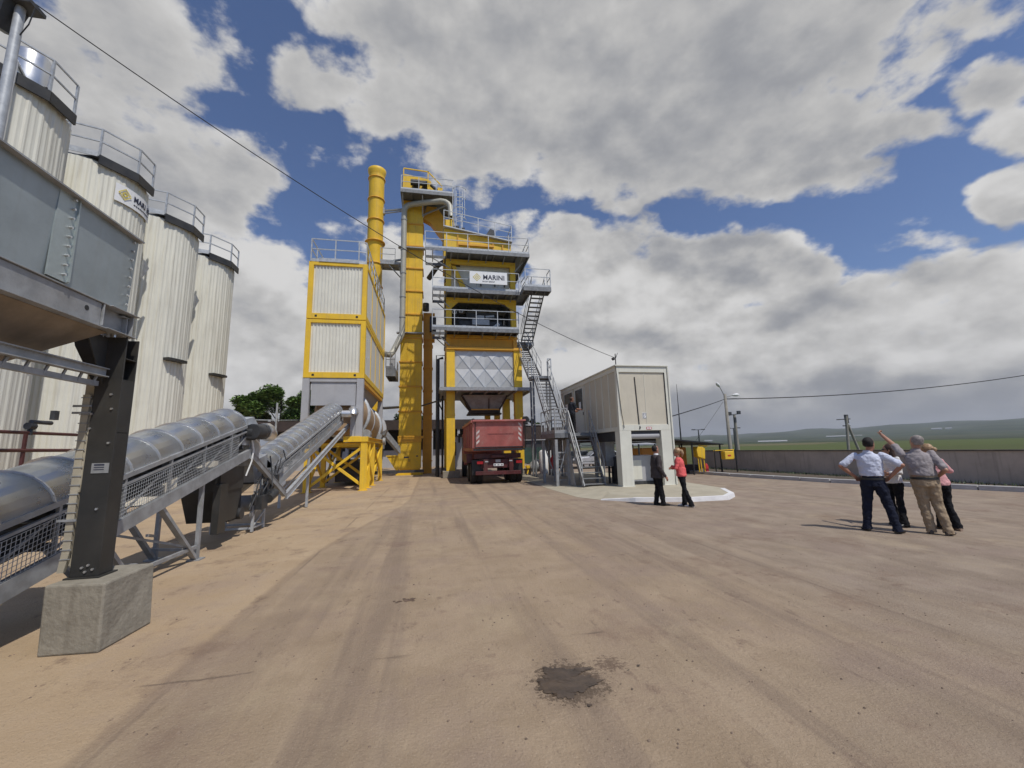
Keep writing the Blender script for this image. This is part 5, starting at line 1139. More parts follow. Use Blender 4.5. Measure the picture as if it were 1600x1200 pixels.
# ------------------------------------------------------------ control cabin on its portal frame
CB = empty('control_cabin', (8.6, 19.2, .118), 'beige control cabin raised on a portal frame above the white kerbed island', 'cabin')
x0, x1, y0, y1, z0, z1 = 7.45, 9.76, 15.5, 22.95, 2.33, 5.0
f_ = MB()
for x in (x0, x1 - .12):
    for y in (y0, y1 - .15): f_.box(x, x + .12, y, y + .15, z0, z1)
f_.box(x0 + .12, x1 - .12, y0 + .002, y0 + .15, z1 - .25, z1 - .002); f_.box(x0 + .12, x1 - .12, y0 + .002, y0 + .15, z0 + .002, z0 + .24)
for x in (x0 + .002, x1 - .102): f_.box(x, x + .1, y0 + .15, y1 - .15, z1 - .20, z1 - .002); f_.box(x, x + .1, y0 + .15, y1 - .15, z0 + .002, z0 + .16)
f_.box(x0 + .12, x1 - .12, y1 - .15, y1 - .003, z0, z1 - .002)
f_.box(x1 + .0, x1 + .06, y0 - .05, y0 + .20, .13, z1 - .01); f_.box(x0 - .05, x1 + .05, y0 - .05, y1 + .05, z1 + .0, z1 + .05)
f_.build('cabin_frame', 'panelf', CB, .006)
p_ = MB(); p_.box(x0 + .13, x1 - .13, y0 + .05, y0 + .09, z0 + .24, z1 - .25); p_.box(x1 - .06, x1 - .03, y0 + .15, y1 - .15, z0 + .16, z1 - .2)
ys = [15.65, 16.36, 17.07, 17.78, 18.49, 19.20]
for a, b in zip(ys, ys[1:]): p_.box(x0 + .035, x0 + .06, a + .03, b - .03, z0 + .162, z1 - .202)
p_.box(x0 + .035, x0 + .06, 20.72, 20.95, z0 + .162, z1 - .202); p_.box(x0 + .035, x0 + .06, 19.2, 19.4, z0 + .162, z1 - .202); p_.box(x0 + .035, x0 + .06, 22.55, 22.8, z0 + .162, z1 - .202)
p_.box(x0 + .07, x0 + .09, y0 + .15, 19.3, z0 + .162, z1 - .202)
p_.box(x0 + .12, x1 - .12, y0 + .15, y1 - .15, z0 + .05, z0 + .1); p_.box(x0 + .12, x1 - .12, y0 + .16, y1 - .16, z1 - .15, z1 - .05)
p_.build('wall_panel', 'panel', CB)
jp = MB()
for y in ys: jp.box(x0 + .01, x0 + .068, y - .028, y + .028, z0 + .163, z1 - .203)
jp.box(8.70, 8.715, y0 + .038, y0 + .049, z0 + .25, z1 - .27); jp.parts('panel_joint', 'panelf', CB)
ds = MB(); ds.bar((8.28, y0 + .035, 4.55), (8.35, y0 + .035, 2.52), .03, .03); ds.tube([(8.35, y0 + .03, 2.52), (8.36, y0 + .0, 2.46), (8.34, y0 - .0, 2.40)], .03, 8)
ds.box(x1 - .13, x1 - .12, y0 - .003, y0 + .05, z0 + .2, z1 - .25); ds.tube([(x0 - .02, y0 - .03, z1 + .05), (x0 + .05, y0 - .03, 4.2), (x0 + .13, y0 - .03, 3.0), (x0 + .2, y0 - .03, 2.45)], .014, 6); ds.parts('cable_and_recess_strip', 'cable', CB)  # black strip by the right post paints in the dark recess line; tube is a cable
for (ya, yb) in ((19.42, 20.70), (20.97, 22.53)):
    dr = MB(); w_ = yb - ya
    for (a, b, c, d) in ((ya, ya + .1, z0 + .165, z1 - .205), (yb - .1, yb, z0 + .165, z1 - .205), (ya + .1, yb - .1, z0 + .165, z0 + 1.25), (ya + .1, yb - .1, z1 - .33, z1 - .205)): dr.box(x0 + .03, x0 + .07, a, b, c, d)
    do = dr.build('door', 'panelf', CB)
    gl = MB(); gl.box(x0 + .045, x0 + .055, ya + .1, yb - .1, z0 + 1.25, z1 - .33); gl.build('window_pane', mat('clear_glass', (.04, .045, .05), .05, 0, .1, spec=1), do)
    hn = MB(); hn.box(x0 - .0, x0 + .03, ya + .03, ya + .06, 3.3, 3.45); hn.build('door_handle', 'mach', do)
    nt_ = MB(); nt_.box(x0 + .028, x0 + .029, ya + .35, ya + .65, 3.62, 4.0) if ya < 20 else nt_.box(x0 + .028, x0 + .029, yb - .7, yb - .3, 3.7, 4.1); nt_.build('notice_sheet', 'signw', do)
s1 = MB(); s1.box(8.53, 8.72, y0 + .04, y0 + .049, 2.82, 3.06); so1 = s1.build('safety_notice', 'signw', CB)
s2 = MB()
for (a, b, c, d) in ((8.55, 8.70, 3.03, 3.045), (8.55, 8.565, 2.84, 3.045), (8.685, 8.70, 2.84, 3.045), (8.55, 8.70, 2.835, 2.85)): s2.box(a, b, y0 + .036, y0 + .039, c, d)
s2.box(8.58, 8.61, y0 + .036, y0 + .039, 2.96, 2.99); s2.bar((8.62, y0 + .037, 2.90), (8.67, y0 + .037, 3.0), .003, .012); s2.box(8.58, 8.60, y0 + .036, y0 + .039, 2.88, 2.90); s2.parts('notice_symbol', 'mach', so1)
s3 = MB(); s3.box(8.64, 8.86, y0 - .006, y0 + .001, 2.37, 2.47); so3 = s3.build('red_label', 'redx', CB)
s4 = MB(); s4.box(8.665, 8.735, y0 - .009, y0 - .0065, 2.385, 2.455); s4.box(8.765, 8.835, y0 - .009, y0 - .0065, 2.385, 2.455); s4.parts('label_field', 'signw', so3)
po = []
for (a, b, c, d) in ((x0, x0 + .50, y0 + .001, y0 + .45), (x1 - .48, x1 - .003, y0 + .001, y0 + .45), (x0, x0 + .3, y1 - .5, y1), (x1 - .3, x1 - .003, y1 - .5, y1)):
    q = MB(); q.box(a, b, c, d, .118, z0 - .003); q.box(a - .03, b + .03, c - .03, d + .03, .119, .135) ; q.parts('portal_post', 'panelf', CB, .008)
pb_ = MB()
for x in (x0 + .02, x1 - .12): pb_.chan((x + .05, y0 + .46, 2.12), (x + .05, y1 - .52, 2.12), .1, .4, .02)
pb_.box(x0 + .51, x1 - .49, y0 + .10, y0 + .4, 2.05, 2.32); pb_.parts('floor_beam', 'mach', CB)
rs_ = MB(); rs_.tube([(x0 + .52, y0 + .2, 2.12), (x1 - .50, y0 + .2, 2.12)], .13, 16); rs_.build('roller_shutter_box', 'lgrey', CB)
ae = MB(); ae.bar((x0 + .02, y0 + .0, 5.05), (x0 + .02, y0, 5.52), .03, .03); ae.tube([(x0 + .02, y0, 5.3), (x0 + .12, y0 - .02, 5.55)], .012, 6); ae.tube([(x0 - .12, y0, 5.28), (x0 - .04, y0, 5.32)], .06, 8); ae.build('cable_mast', 'cable', CB)
UC = empty('utility_cabinet', (8.6, 17, .118), 'grey generator cabinet under the control cabin', 'cabinet')
u_ = MB(); u_.box(8.02, 9.5, 16.25, 17.5, .25, 1.30); u_.build('housing', 'lgrey', UC, .01)
u2 = MB(); u2.box(8.10, 8.70, 16.232, 16.248, .32, 1.12); u2.build('cabinet_door', 'panelf', UC); u3 = MB(); u3.box(7.98, 9.5, 16.22, 17.5, .12, .249); u3.box(7.86, 8.0, 16.2, 17.4, .12, 1.25); u3.build('base', 'mach', UC)
u5 = MB(); u5.box(8.15, 8.5, 16.8, 17.2, 1.303, 1.42); u5.tube([(8.3, 16.6, 1.35), (8.5, 16.6, 1.35)], .05, 10); u5.build('red_cap', 'redx', UC)
WB = empty('wall_box', (7.8, 17.3, 1), 'tall grey electrical box hung under the cabin next to the stair', 'box')
u4 = MB(); u4.box(7.52, 7.95, 17.15, 17.75, .85, 1.95); u4.build('box_body', 'galvd', WB, .01); u4 = MB(); u4.tube([(7.7, 17.3, .85), (7.7, 17.3, .12)], .05, 8); u4.tube([(7.85, 17.3, .85), (7.85, 17.3, .12)], .04, 8); u4.parts('conduit', 'black', WB)

# ------------------------------------------------------------ yard equipment behind the stair
SK = empty('green_canopy_store', (7.6, 31, 0), 'dark canopy store with green side sheets behind the truck', 'shelter')
k_ = MB(); k_.box(6.7, 8.35, 30, 33, 2.35, 3.38); k_.build('canopy', 'brown', SK); k_ = MB(); k_.box(6.75, 8.3, 30.05, 32.95, .6, 1.75); k_.build('side_sheet', 'green', SK)
k_ = MB(); k_.box(6.78, 8.28, 30.1, 32.9, 1.753, 2.348); k_.build('netting', 'mach', SK)
k_ = MB()
for x in (6.7, 7.4, 8.3): k_.box(x, x + .05, 29.95, 29.998, 2.3, 3.4)
k_.box(6.68, 8.37, 29.94, 29.996, 3.402, 3.46); k_.box(6.68, 8.37, 29.94, 29.996, 2.28, 2.34)
for x in (6.72, 8.25): k_.box(x, x + .06, 30.06, 30.12, 0, .6)
k_.parts('frame_rail', 'lgrey', SK)
MX = empty('drum_mixer', (6.6, 26.4, 0), 'small grey drum mixer on the ground right of the truck', 'mixer')
d_ = MB(); d_.tube([(6.25, 26.2, .42), (6.45, 26.2, .5), (6.75, 26.2, .6), (6.95, 26.2, .66), (7.0, 26.2, .68)], [.22, .36, .40, .34, .2], 18); d_.build('drum', 'galvd', MX)
d_ = MB(); d_.bar((6.3, 26.0, .35), (6.2, 26.0, 0), .04, .04); d_.bar((6.95, 26.0, .3), (7.05, 26.0, 0), .04, .04); d_.bar((6.2, 26.0, .3), (7.0, 26.0, .3), .05, .05); d_.bar((6.3, 26.4, .3), (6.3, 26.5, 0), .04, .04); d_.parts('stand', 'mach', MX)
d_ = MB(); d_.box(5.98, 6.18, 26.0, 26.3, .45, .62); d_.tube([(5.9, 26.1, .6), (6.1, 26.1, .35), (6.0, 26, .1)], .04, 6); d_.build('engine', 'yellow', MX)
FX = empty('fire_extinguisher', (7.1, 23.7, 1.0), 'red fire extinguisher cylinder behind the cabin platform posts', 'extinguisher')
d_ = MB(); d_.lathe((6.62, 22.3, .55), [(.13, 0), (.14, .05), (.14, .55), (.1, .65), (.04, .68), (.04, .76)], 14); d_.build('cylinder', 'redx', FX); d_ = MB(); d_.tube([(6.62, 22.3, 1.3), (6.75, 22.28, 1.2), (6.78, 22.27, .9)], .02, 6); d_.box(6.55, 6.7, 22.28, 22.33, 1.3, 1.34); d_.parts('hose', 'black', FX)
for k, (x, lab) in enumerate(((7.05, 'white upright tank standing just left of the red extinguisher'), (7.75, 'white upright tank standing right of the red extinguisher'))):
    IB = empty('white_tank', (x, 25.5, 0), lab, 'tank', 'white tanks behind the platform')
    d_ = MB(); d_.lathe((x, 25.8, .1), [(.26, 0), (.28, .05), (.28, 1.35), (.2, 1.45), (.08, 1.5)], 18); d_.build('tank_body', 'white', IB); d_ = MB(); d_.box(x - .3, x + .3, 25.5, 26.1, 0, .1); d_.build('pallet', 'mach', IB)

def car(x, y, rz, lab, m_):
    C = empty('parked_car', (0, 0, 0), lab, 'car', 'cars parked behind the cabin')
    b = MB(); prof = [(-2.1, .35), (2.05, .35), (2.1, .62), (1.95, .85), (1.1, .95), (.55, 1.38), (-.9, 1.42), (-1.6, 1.0), (-2.05, .95), (-2.15, .6)]
    b.prism(prof, 1, -.85, .85); b.build('car_body', m_, C, .06, True)
    w_ = MB(); w_.prism([(.98, .97), (.52, 1.33), (-.85, 1.36), (-1.45, 1.02)], 1, -.862, -.855); w_.prism([(.98, .97), (.52, 1.33), (-.85, 1.36), (-1.45, 1.02)], 1, .855, .862); w_.hexa([(1.12, -.7, .97), (1.12, .7, .97), (1.1, .7, .95), (1.1, -.7, .95), (.60, -.62, 1.37), (.60, .62, 1.37), (.56, .6, 1.36), (.56, -.6, 1.36)]); w_.parts('window', 'glass', C, 0, True)
    for wx in (-1.3, 1.3):
        for wy in (-.8, .62):
            t_ = MB(); t_.tube([(wx, wy, .31), (wx, wy + .18, .31)], .31, 20); wo_ = t_.build('wheel', 'rubber', C, .02, True); t_ = MB(); t_.tube([(wx, wy - .004, .31), (wx, wy + .184, .31)], .19, 14); t_.build('rim', 'silver', wo_, 0, True)
    for wy in (-.7, .45): t_ = MB(); t_.box(2.0, 2.09, wy, wy + .25, .62, .76); t_.build('headlight', 'signw', C, 0, True)
    C.location = (x, y, 0); C.rotation_euler = (0, 0, rz)
car(13.3, 31.5, 3.0, 'silver car parked behind the cabin, seen through the stair', 'car')
car(12.2, 33.8, .1, 'dark car parked behind the silver one beyond the stair', 'mach')

# ------------------------------------------------------------ tank shelter at the far right of the yard
TS = empty('tank_shelter', (14, 22, 0), 'low dark canopy on thin posts sheltering the orange tank', 'shelter')
k_ = MB(); k_.prism([(11.2, 1.92), (13.6, 2.02), (16.6, 1.70), (16.6, 1.64), (13.6, 1.94), (11.2, 1.84)], 1, 21.2, 25.5); k_.build('canopy_roof', 'black', TS)
for x in (11.3, 13.0, 14.6, 16.4):
    for y in (21.3, 25.3): k_ = MB(); k_.box(x, x + .07, y, y + .07, 0, 1.80 if x < 15 else 1.66); k_.parts('post', 'black', TS)
OT = empty('orange_tank', (13.6, 23.5, 0), 'long orange box tank under the dark canopy', 'tank')
k_ = MB(); k_.box(12.2, 15.1, 22.6, 24.4, .50, 1.55); k_.build('tank_body', 'orange', OT, .03); k_ = MB(); k_.box(12.0, 16, 22.7, 24.4, 0, .49); k_.build('skid', 'brown', OT)
YP_ = empty('yellow_pump', (15.2, 21.6, 0), 'bright yellow pump stand with hanging hoses beside the orange tank', 'pump')
k_ = MB(); k_.prism([(14.95, 1.0), (15.4, .85), (15.45, 1.45), (15.3, 1.55), (15.0, 1.58), (14.9, 1.35)], 1, 21.3, 21.8); k_.build('pump_head', 'yellow', YP_, .03)
k_ = MB()
for x in (15.0, 15.15, 15.36): k_.tube([(x, 21.4, .95), (x + .03, 21.4, .15)], .035, 6)
k_.tube([(15.6, 21.4, 1.55), (15.15, 21.4, 1.65), (15.1, 21.4, 1.5)], .03, 6); k_.bar((15.1, 21.4, 1.64), (15.7, 21.4, 1.6), .04, .04); k_.parts('hose', 'yellow', YP_)
k_ = MB(); k_.lathe((15.55, 21.5, .05), [(.12, 0), (.12, .4), (.05, .55)], 10); k_.build('red_canister', 'redx', YP_)
YB = empty('yellow_hose_box', (16.9, 20.8, 0), 'yellow box hung on a black frame at the end of the boundary wall', 'box')
k_ = MB(); k_.box(16.15, 16.72, 20.6, 20.95, .82, 1.28); k_.build('box_body', 'yellow', YB, .04); k_ = MB(); k_.box(16.32, 16.52, 20.59, 20.598, 1.0, 1.08); k_.build('mark', 'redx', YB)
k_ = MB(); k_.bar((15.6, 20.8, 1.33), (16.9, 20.8, 1.36), .04, .04); k_.bar((16.85, 20.8, 1.34), (16.85, 20.8, .9), .05, .05); k_.build('yellow_rail', 'yellow', YB)
for x in (15.65, 17.0): k_ = MB(); k_.bar((x, 20.8, 0), (x, 20.8, 1.38), .05, .05); k_.parts('post', 'black', YB)

# ------------------------------------------------------------ poles, lamps and cables
def street_pole(loc, hgt, lab, arms, r=.14, cat='street lamp', nm='lamp_pole'):
    P = empty(nm, loc, lab, cat); x, y, z = loc
    MB().lathe((x, y, 0), [(r * 1.25, 0), (r * .8, hgt), (.02, hgt + .01)], 10).build('pole', 'pole', P)
    for (dx, dy, dz) in arms:
        a = MB(); a.tube([(x, y, hgt - .35), (x + dx * .45, y + dy * .45, hgt - .30 + dz * .5), (x + dx, y + dy, hgt - .25 + dz)], .035, 8); ao = a.build('arm', 'galvd', P)
        l_ = MB(); d = Vector((dx, dy, dz * .6)).normalized(); p = Vector((x + dx, y + dy, hgt - .25 + dz))
        l_.tube([p - d * .05, p + d * .12, p + d * .4, p + d * .62], [.06, .13, .16, .05], 10); l_.parts('lamp_head', 'white', ao)
    return P
P1 = (28.9, 36, 0)
street_pole(P1, 6.6, 'concrete lamp pole with two lamp heads, nearest behind the boundary wall', [(-.75, -.3, .95), (.75, -.2, .1)], .15)
P2 = (41.3, 50, 0)
pp_ = empty('utility_pole', P2, 'thin concrete pole with floodlights on top, right behind the lamp pole', 'pole'); MB().lathe(P2, [(.25, 0), (.16, 5.6)], 8).build('pole', 'pole', pp_)
q = MB(); q.bar((40.5, 50, 5.5), (42.0, 50, 5.7), .1, .1); q.box(40.3, 40.75, 49.8, 50, 5.5, 5.95); q.box(41.7, 42.2, 49.8, 50, 5.65, 6.1); q.box(41.1, 41.4, 49.8, 50.0, 4.5, 5.2); q.parts('floodlight', 'mach', pp_)
for x, y, hh, lab in ((44, 62, 4.0, 'far twin armed lamp pole standing left of the other one over the tank shelter'), (47.5, 58, 4.0, 'far single headed lamp pole over the tank shelter')):
    P = empty('far_lamp_pole', (x, y, 0), lab, 'street lamp', 'distant lamp poles'); MB().lathe((x, y, 0), [(.14, 0), (.09, hh)], 6).build('pole', 'mach', P)
    q = MB(); q.bar((x - .9, y, hh), (x + .9, y, hh + .05), .09, .09); q.box(x - 1.2, x - .6, y - .1, y + .1, hh - .02, hh + .12); q.box(x + .6, x + 1.2, y - .1, y + .1, hh - .0, hh + .14); q.parts('lamp_head', 'mach', P)
A_ = (66, 55, 0); P = empty('a_frame_pole', A_, 'braced double concrete power pole standing in the field beyond the wall', 'pole')
q = MB(); q.tube([(65.6, 55, 0), (66.1, 55, 5.6)], .2, 8); q.build('pole', 'pole', P); q = MB(); q.tube([(67.6, 55, 0), (66.2, 55, 4.2)], .18, 8); q.build('brace', 'pole', P); q = MB(); q.bar((64.2, 55, 5.0), (66.8, 55, 5.1), .14, .14); q.bar((65.2, 55, 4.0), (66.6, 55, 4.0), .14, .14); q.box(65.9, 66.4, 54.9, 55.2, 4.4, 5.8); q.build('crossarm', 'mach', P)
AN = empty('whip_antenna', (15.2, 24.3, 0), 'thin dark whip aerial rising behind the cabin', 'aerial'); q = MB(); q.tube([(15.6, 23.8, 0), (15.6, 23.8, 2.2), (15.62, 23.8, 5.6)], [.06, .05, .012], 6); q.build('mast', 'mach', AN)
def cable(nm, lab, a, b, sag, r, n=24):
    a = Vector(a); b = Vector(b); pts = [a.lerp(b, i / n) - Vector((0, 0, 4 * sag * (i / n) * (1 - i / n))) for i in range(n + 1)]
    mb = MB(); mb.tube(pts, r, 6); tag(mb.build(nm, 'cable'), lab, 'cable', 'overhead cables')
cable('overhead_cable', 'black overhead cable from the near lamp post to the cabin roof', (-6.9, 7.4, 9.62), (7.45, 15.5, 5.35), .60, .010)
cable('overhead_cable', 'black overhead cable leaving the lamp pole to the right over the field', (29.0, 36, 6.1), (75, 33, 9.8), .9, .05)
cable('overhead_cable', 'black overhead cable running from the cabin to the lamp pole', (9.7, 17, 2.75), (28.9, 36, 6.1), .06, .03)
cable('overhead_cable', 'thin stay wire slanting down left of the lamp pole', (28.6, 36, 5.8), (25.5, 36.5, 2), .05, .012)
LP = empty('floodlight_post', (-7, 7.45, 0), 'steel lamp post with floodlight in the upper left corner', 'street lamp')
q = MB(); q.lathe((-7, 7.45, 0), [(.085, 0), (.065, 9.6)], 14); q.build('pole', 'galv', LP)
q = MB(); q.box(-7.15, -6.75, 7.3, 7.6, 9.45, 9.52); q.hexa([(-7.35, 7.35, 9.0), (-7.2, 7.35, 8.95), (-7.15, 7.6, 9.0), (-7.3, 7.6, 9.05), (-7.3, 7.2, 9.7), (-7.0, 7.2, 9.5), (-6.95, 7.6, 9.6), (-7.25, 7.6, 9.8)]); q.tube([(-7.3, 7.45, 9.25), (-7.45, 7.4, 9.15)], .06, 10); q.parts('floodlight', 'mach', LP)
q = MB(); q.tube([(-6.95, 7.45, 8.9), (-6.8, 7.4, 9.1), (-6.75, 7.4, 9.45)], .01, 6); q.build('supply_cable', 'cable', LP)

# ------------------------------------------------------------ sheds behind, far farm buildings
S1 = empty('long_shed', (-6, 46, 0), 'long low open shed with a brown fascia behind the plant', 'shed')
q = MB(); q.box(-17, 6, 44, 52, 3.9, 4.9); q.build('roof_fascia', 'brown', S1)
q = MB(); q.box(-17, 6, 50, 50.3, 0, 3.9); q.build('back_wall', 'shedw', S1)
for k in range(9): x = -16.9 + k * 2.8; q = MB(); q.box(x, x + .25, 44.1, 44.35, 0, 3.898); q.parts('post', 'lgrey', S1)
q = MB(); q.box(-16.9, 5.9, 45.5, 45.55, 0, 1.8); q.build('sheet_screen', 'lgrey', S1)
S2 = empty('brown_shed', (9, 46, 0), 'brown roofed shed behind the tower and truck', 'shed')
q = MB(); q.box(6.4, 15, 45, 51, 2.6, 3.9); q.build('roof_fascia', 'brown', S2); q = MB(); q.box(6.5, 14.9, 46, 46.3, 0, 2.6); q.build('wall', 'shedw', S2)
for x in (6.6, 9.4, 12.2, 14.6): q = MB(); q.box(x, x + .2, 45.1, 45.3, 0, 2.598); q.parts('post', 'lgrey', S2)
S3 = empty('site_door_hut', (3, 38, 0), 'pale grey site hut with a dark window behind the tower leg', 'hut')
q = MB(); q.box(1.35, 4.2, 38, 40, 0, 2.9); q.build('wall', 'lgrey', S3); q = MB(); q.box(1.7, 2.2, 37.97, 37.998, 1.2, 2.4); q.parts('window', 'glass', S3); q = MB(); q.box(1.2, 4.3, 37.8, 40.2, 2.903, 3.0); q.build('roof', 'brown', S3)
FN = empty('mesh_gate', (-8, 33, 0), 'thin galvanised gate frame between the conveyors and the shed', 'gate')
q = MB(); q.tube([(-9.2, 27, 0), (-9.2, 27, 4.8)], .06, 8); q.parts('post', 'galv', FN)
q = MB(); q.bar((-13, 27.5, 3.9), (-9.2, 27, 3.75), .06, .06); q.bar((-9.2, 27, 3.75), (-5.2, 27, 3.75), .03, .03); q.bar((-12.2, 27.2, 2.6), (-10.2, 27.2, 3.4), .05, .05); q.build('rail', 'galv', FN)
def far_barn(az, r, L, hgt, lab, wid=14):
    x, y = r * sin(R_(az)), r * cos(R_(az)); z = terr(r, az) - 1.5
    o = empty('farm_building', (x, y, z), lab, 'building', 'far farm buildings'); d = Vector((cos(R_(az)), -sin(R_(az)), 0)); n_ = Vector((-d.y, d.x, 0)) * -1
    def P(u, v, w_): return Vector((x, y, z)) + d * u + n_ * v + Vector((0, 0, w_))
    m_ = MB(); m_.hexa([P(-L / 2, 0, 0), P(L / 2, 0, 0), P(L / 2, wid, 0), P(-L / 2, wid, 0), P(-L / 2, 0, hgt), P(L / 2, 0, hgt), P(L / 2, wid, hgt), P(-L / 2, wid, hgt)]); m_.build('wall', 'lgrey', o)
    m_ = MB(); m_.hexa([P(-L / 2, -.5, hgt), P(L / 2, -.5, hgt), P(L / 2, wid, hgt), P(-L / 2, wid, hgt), P(-L / 2, wid * .45, hgt + 2), P(L / 2, wid * .45, hgt + 2), P(L / 2, wid * .55, hgt + 2), P(-L / 2, wid * .55, hgt + 2)]); m_.build('roof', 'lgrey', o)
far_barn(43.2, 1150, 58, 2.4, 'long white farm building far away in the valley right of the lamp pole')
far_barn(49.8, 1700, 90, 1.2, 'very long thin white farm building on the far slope above the wall')
far_barn(36.4, 1900, 30, 4, 'small white building far away behind the tank shelter')
far_barn(56.9, 2300, 30, 5, 'cluster of pale houses on the far hillside beyond the pointing man')
far_barn(57.7, 2350, 18, 5, 'smaller pale house on the far hillside, right of the cluster')
# a strip of low houses far behind the cabin
r7 = random.Random(21)
NTH = ['leftmost', 'second from the left', 'third from the left', 'middle', 'third from the right', 'second from the right', 'rightmost']
for k in range(7):
    az = 27.4 + k * .75; far_barn(az, 900 + r7.uniform(-60, 90), r7.uniform(12, 22), r7.uniform(3, 5), 'small far village house past the cabin, ' + NTH[k] + ' of the seven', 9)
# ------------------------------------------------------------ trees
def tree(nm, loc, hgt, crown, lab, seed, m_='leaf', n=9000, ls=.16, group=None):
    """tapered trunk with limbs, crown of leaf faces gathered in clumps"""
    r_ = random.Random(seed); x, y, z = loc; T = empty(nm, loc, lab, 'tree', group)
    tr = MB(); cz = hgt - crown[2]; cb = Vector((x, y, z + cz)); clumps = []
    tr.tube([(x, y, z), (x + .05, y, z + hgt * .25), (x - .05, y + .05, z + hgt * .5), (x, y, z + hgt * .8)], [.22, .17, .12, .04], 8)
    for k in range(26):
        a = r_.uniform(0, 6.283); e = r_.uniform(-.85, 1.0); d = r_.uniform(.45, .95)
        c = cb + Vector((crown[0] * d * cos(a) * cos(e), crown[1] * d * sin(a) * cos(e), crown[2] * d * sin(e) * .95)); clumps.append((c, r_.uniform(.18, .34) * (crown[0] + crown[2]) / 2))
        if k % 2 == 0: s_ = Vector((x, y, z + hgt * r_.uniform(.25, .5))); tr.tube([s_, s_.lerp(c, .5) + Vector((0, 0, .15)), c], [.07, .045, .015], 5)
    tr.build('trunk', 'bark', T)
    cr = MB()
    for _ in range(n):
        c, R0 = clumps[r_.randrange(len(clumps))]
        v = Vector((r_.gauss(0, 1), r_.gauss(0, 1), r_.gauss(0, 1))).normalized() * R0 * r_.random() ** .4
        v.z *= .72; p = c + v; s_ = ls * r_.uniform(.6, 1.3)
        a = Vector((r_.uniform(-1, 1), r_.uniform(-1, 1), r_.uniform(-.4, .4))).normalized(); b = a.cross(Vector((r_.uniform(-.4, .4), r_.uniform(-.4, .4), 1))).normalized()
        cr.add([p - a * s_, p - b * s_ * .5, p + a * s_, p + b * s_ * .5], [(0, 1, 2, 3)])
    cr.build('crown', m_, T)
tree('leafy_tree', (-16.6, 50, 0), 9.9, (5.4, 3.8, 3.1), 'bushy bright green tree rising behind the brown shed between the silos and the filter house', 1, n=26000, ls=.2)
tree('leafy_tree', (-21.5, 53, 0), 7.0, (2.6, 2.2, 1.2), 'lower ragged tree just left of the bushy one, beside the last silo', 2, n=5000, ls=.2)
tree('leafy_tree', (10.3, 44, 0), 5.2, (1.3, 1.3, 1.0), 'small dark tree seen between the tower and the stair', 3, 'leafd', n=3500, ls=.14)
tree('leafy_tree', (-3.6, 62, 0), 7.2, (2.8, 2, 1.2), 'dull green tree top between the elevator and the tower leg', 4, 'leafd', n=3500, ls=.2)
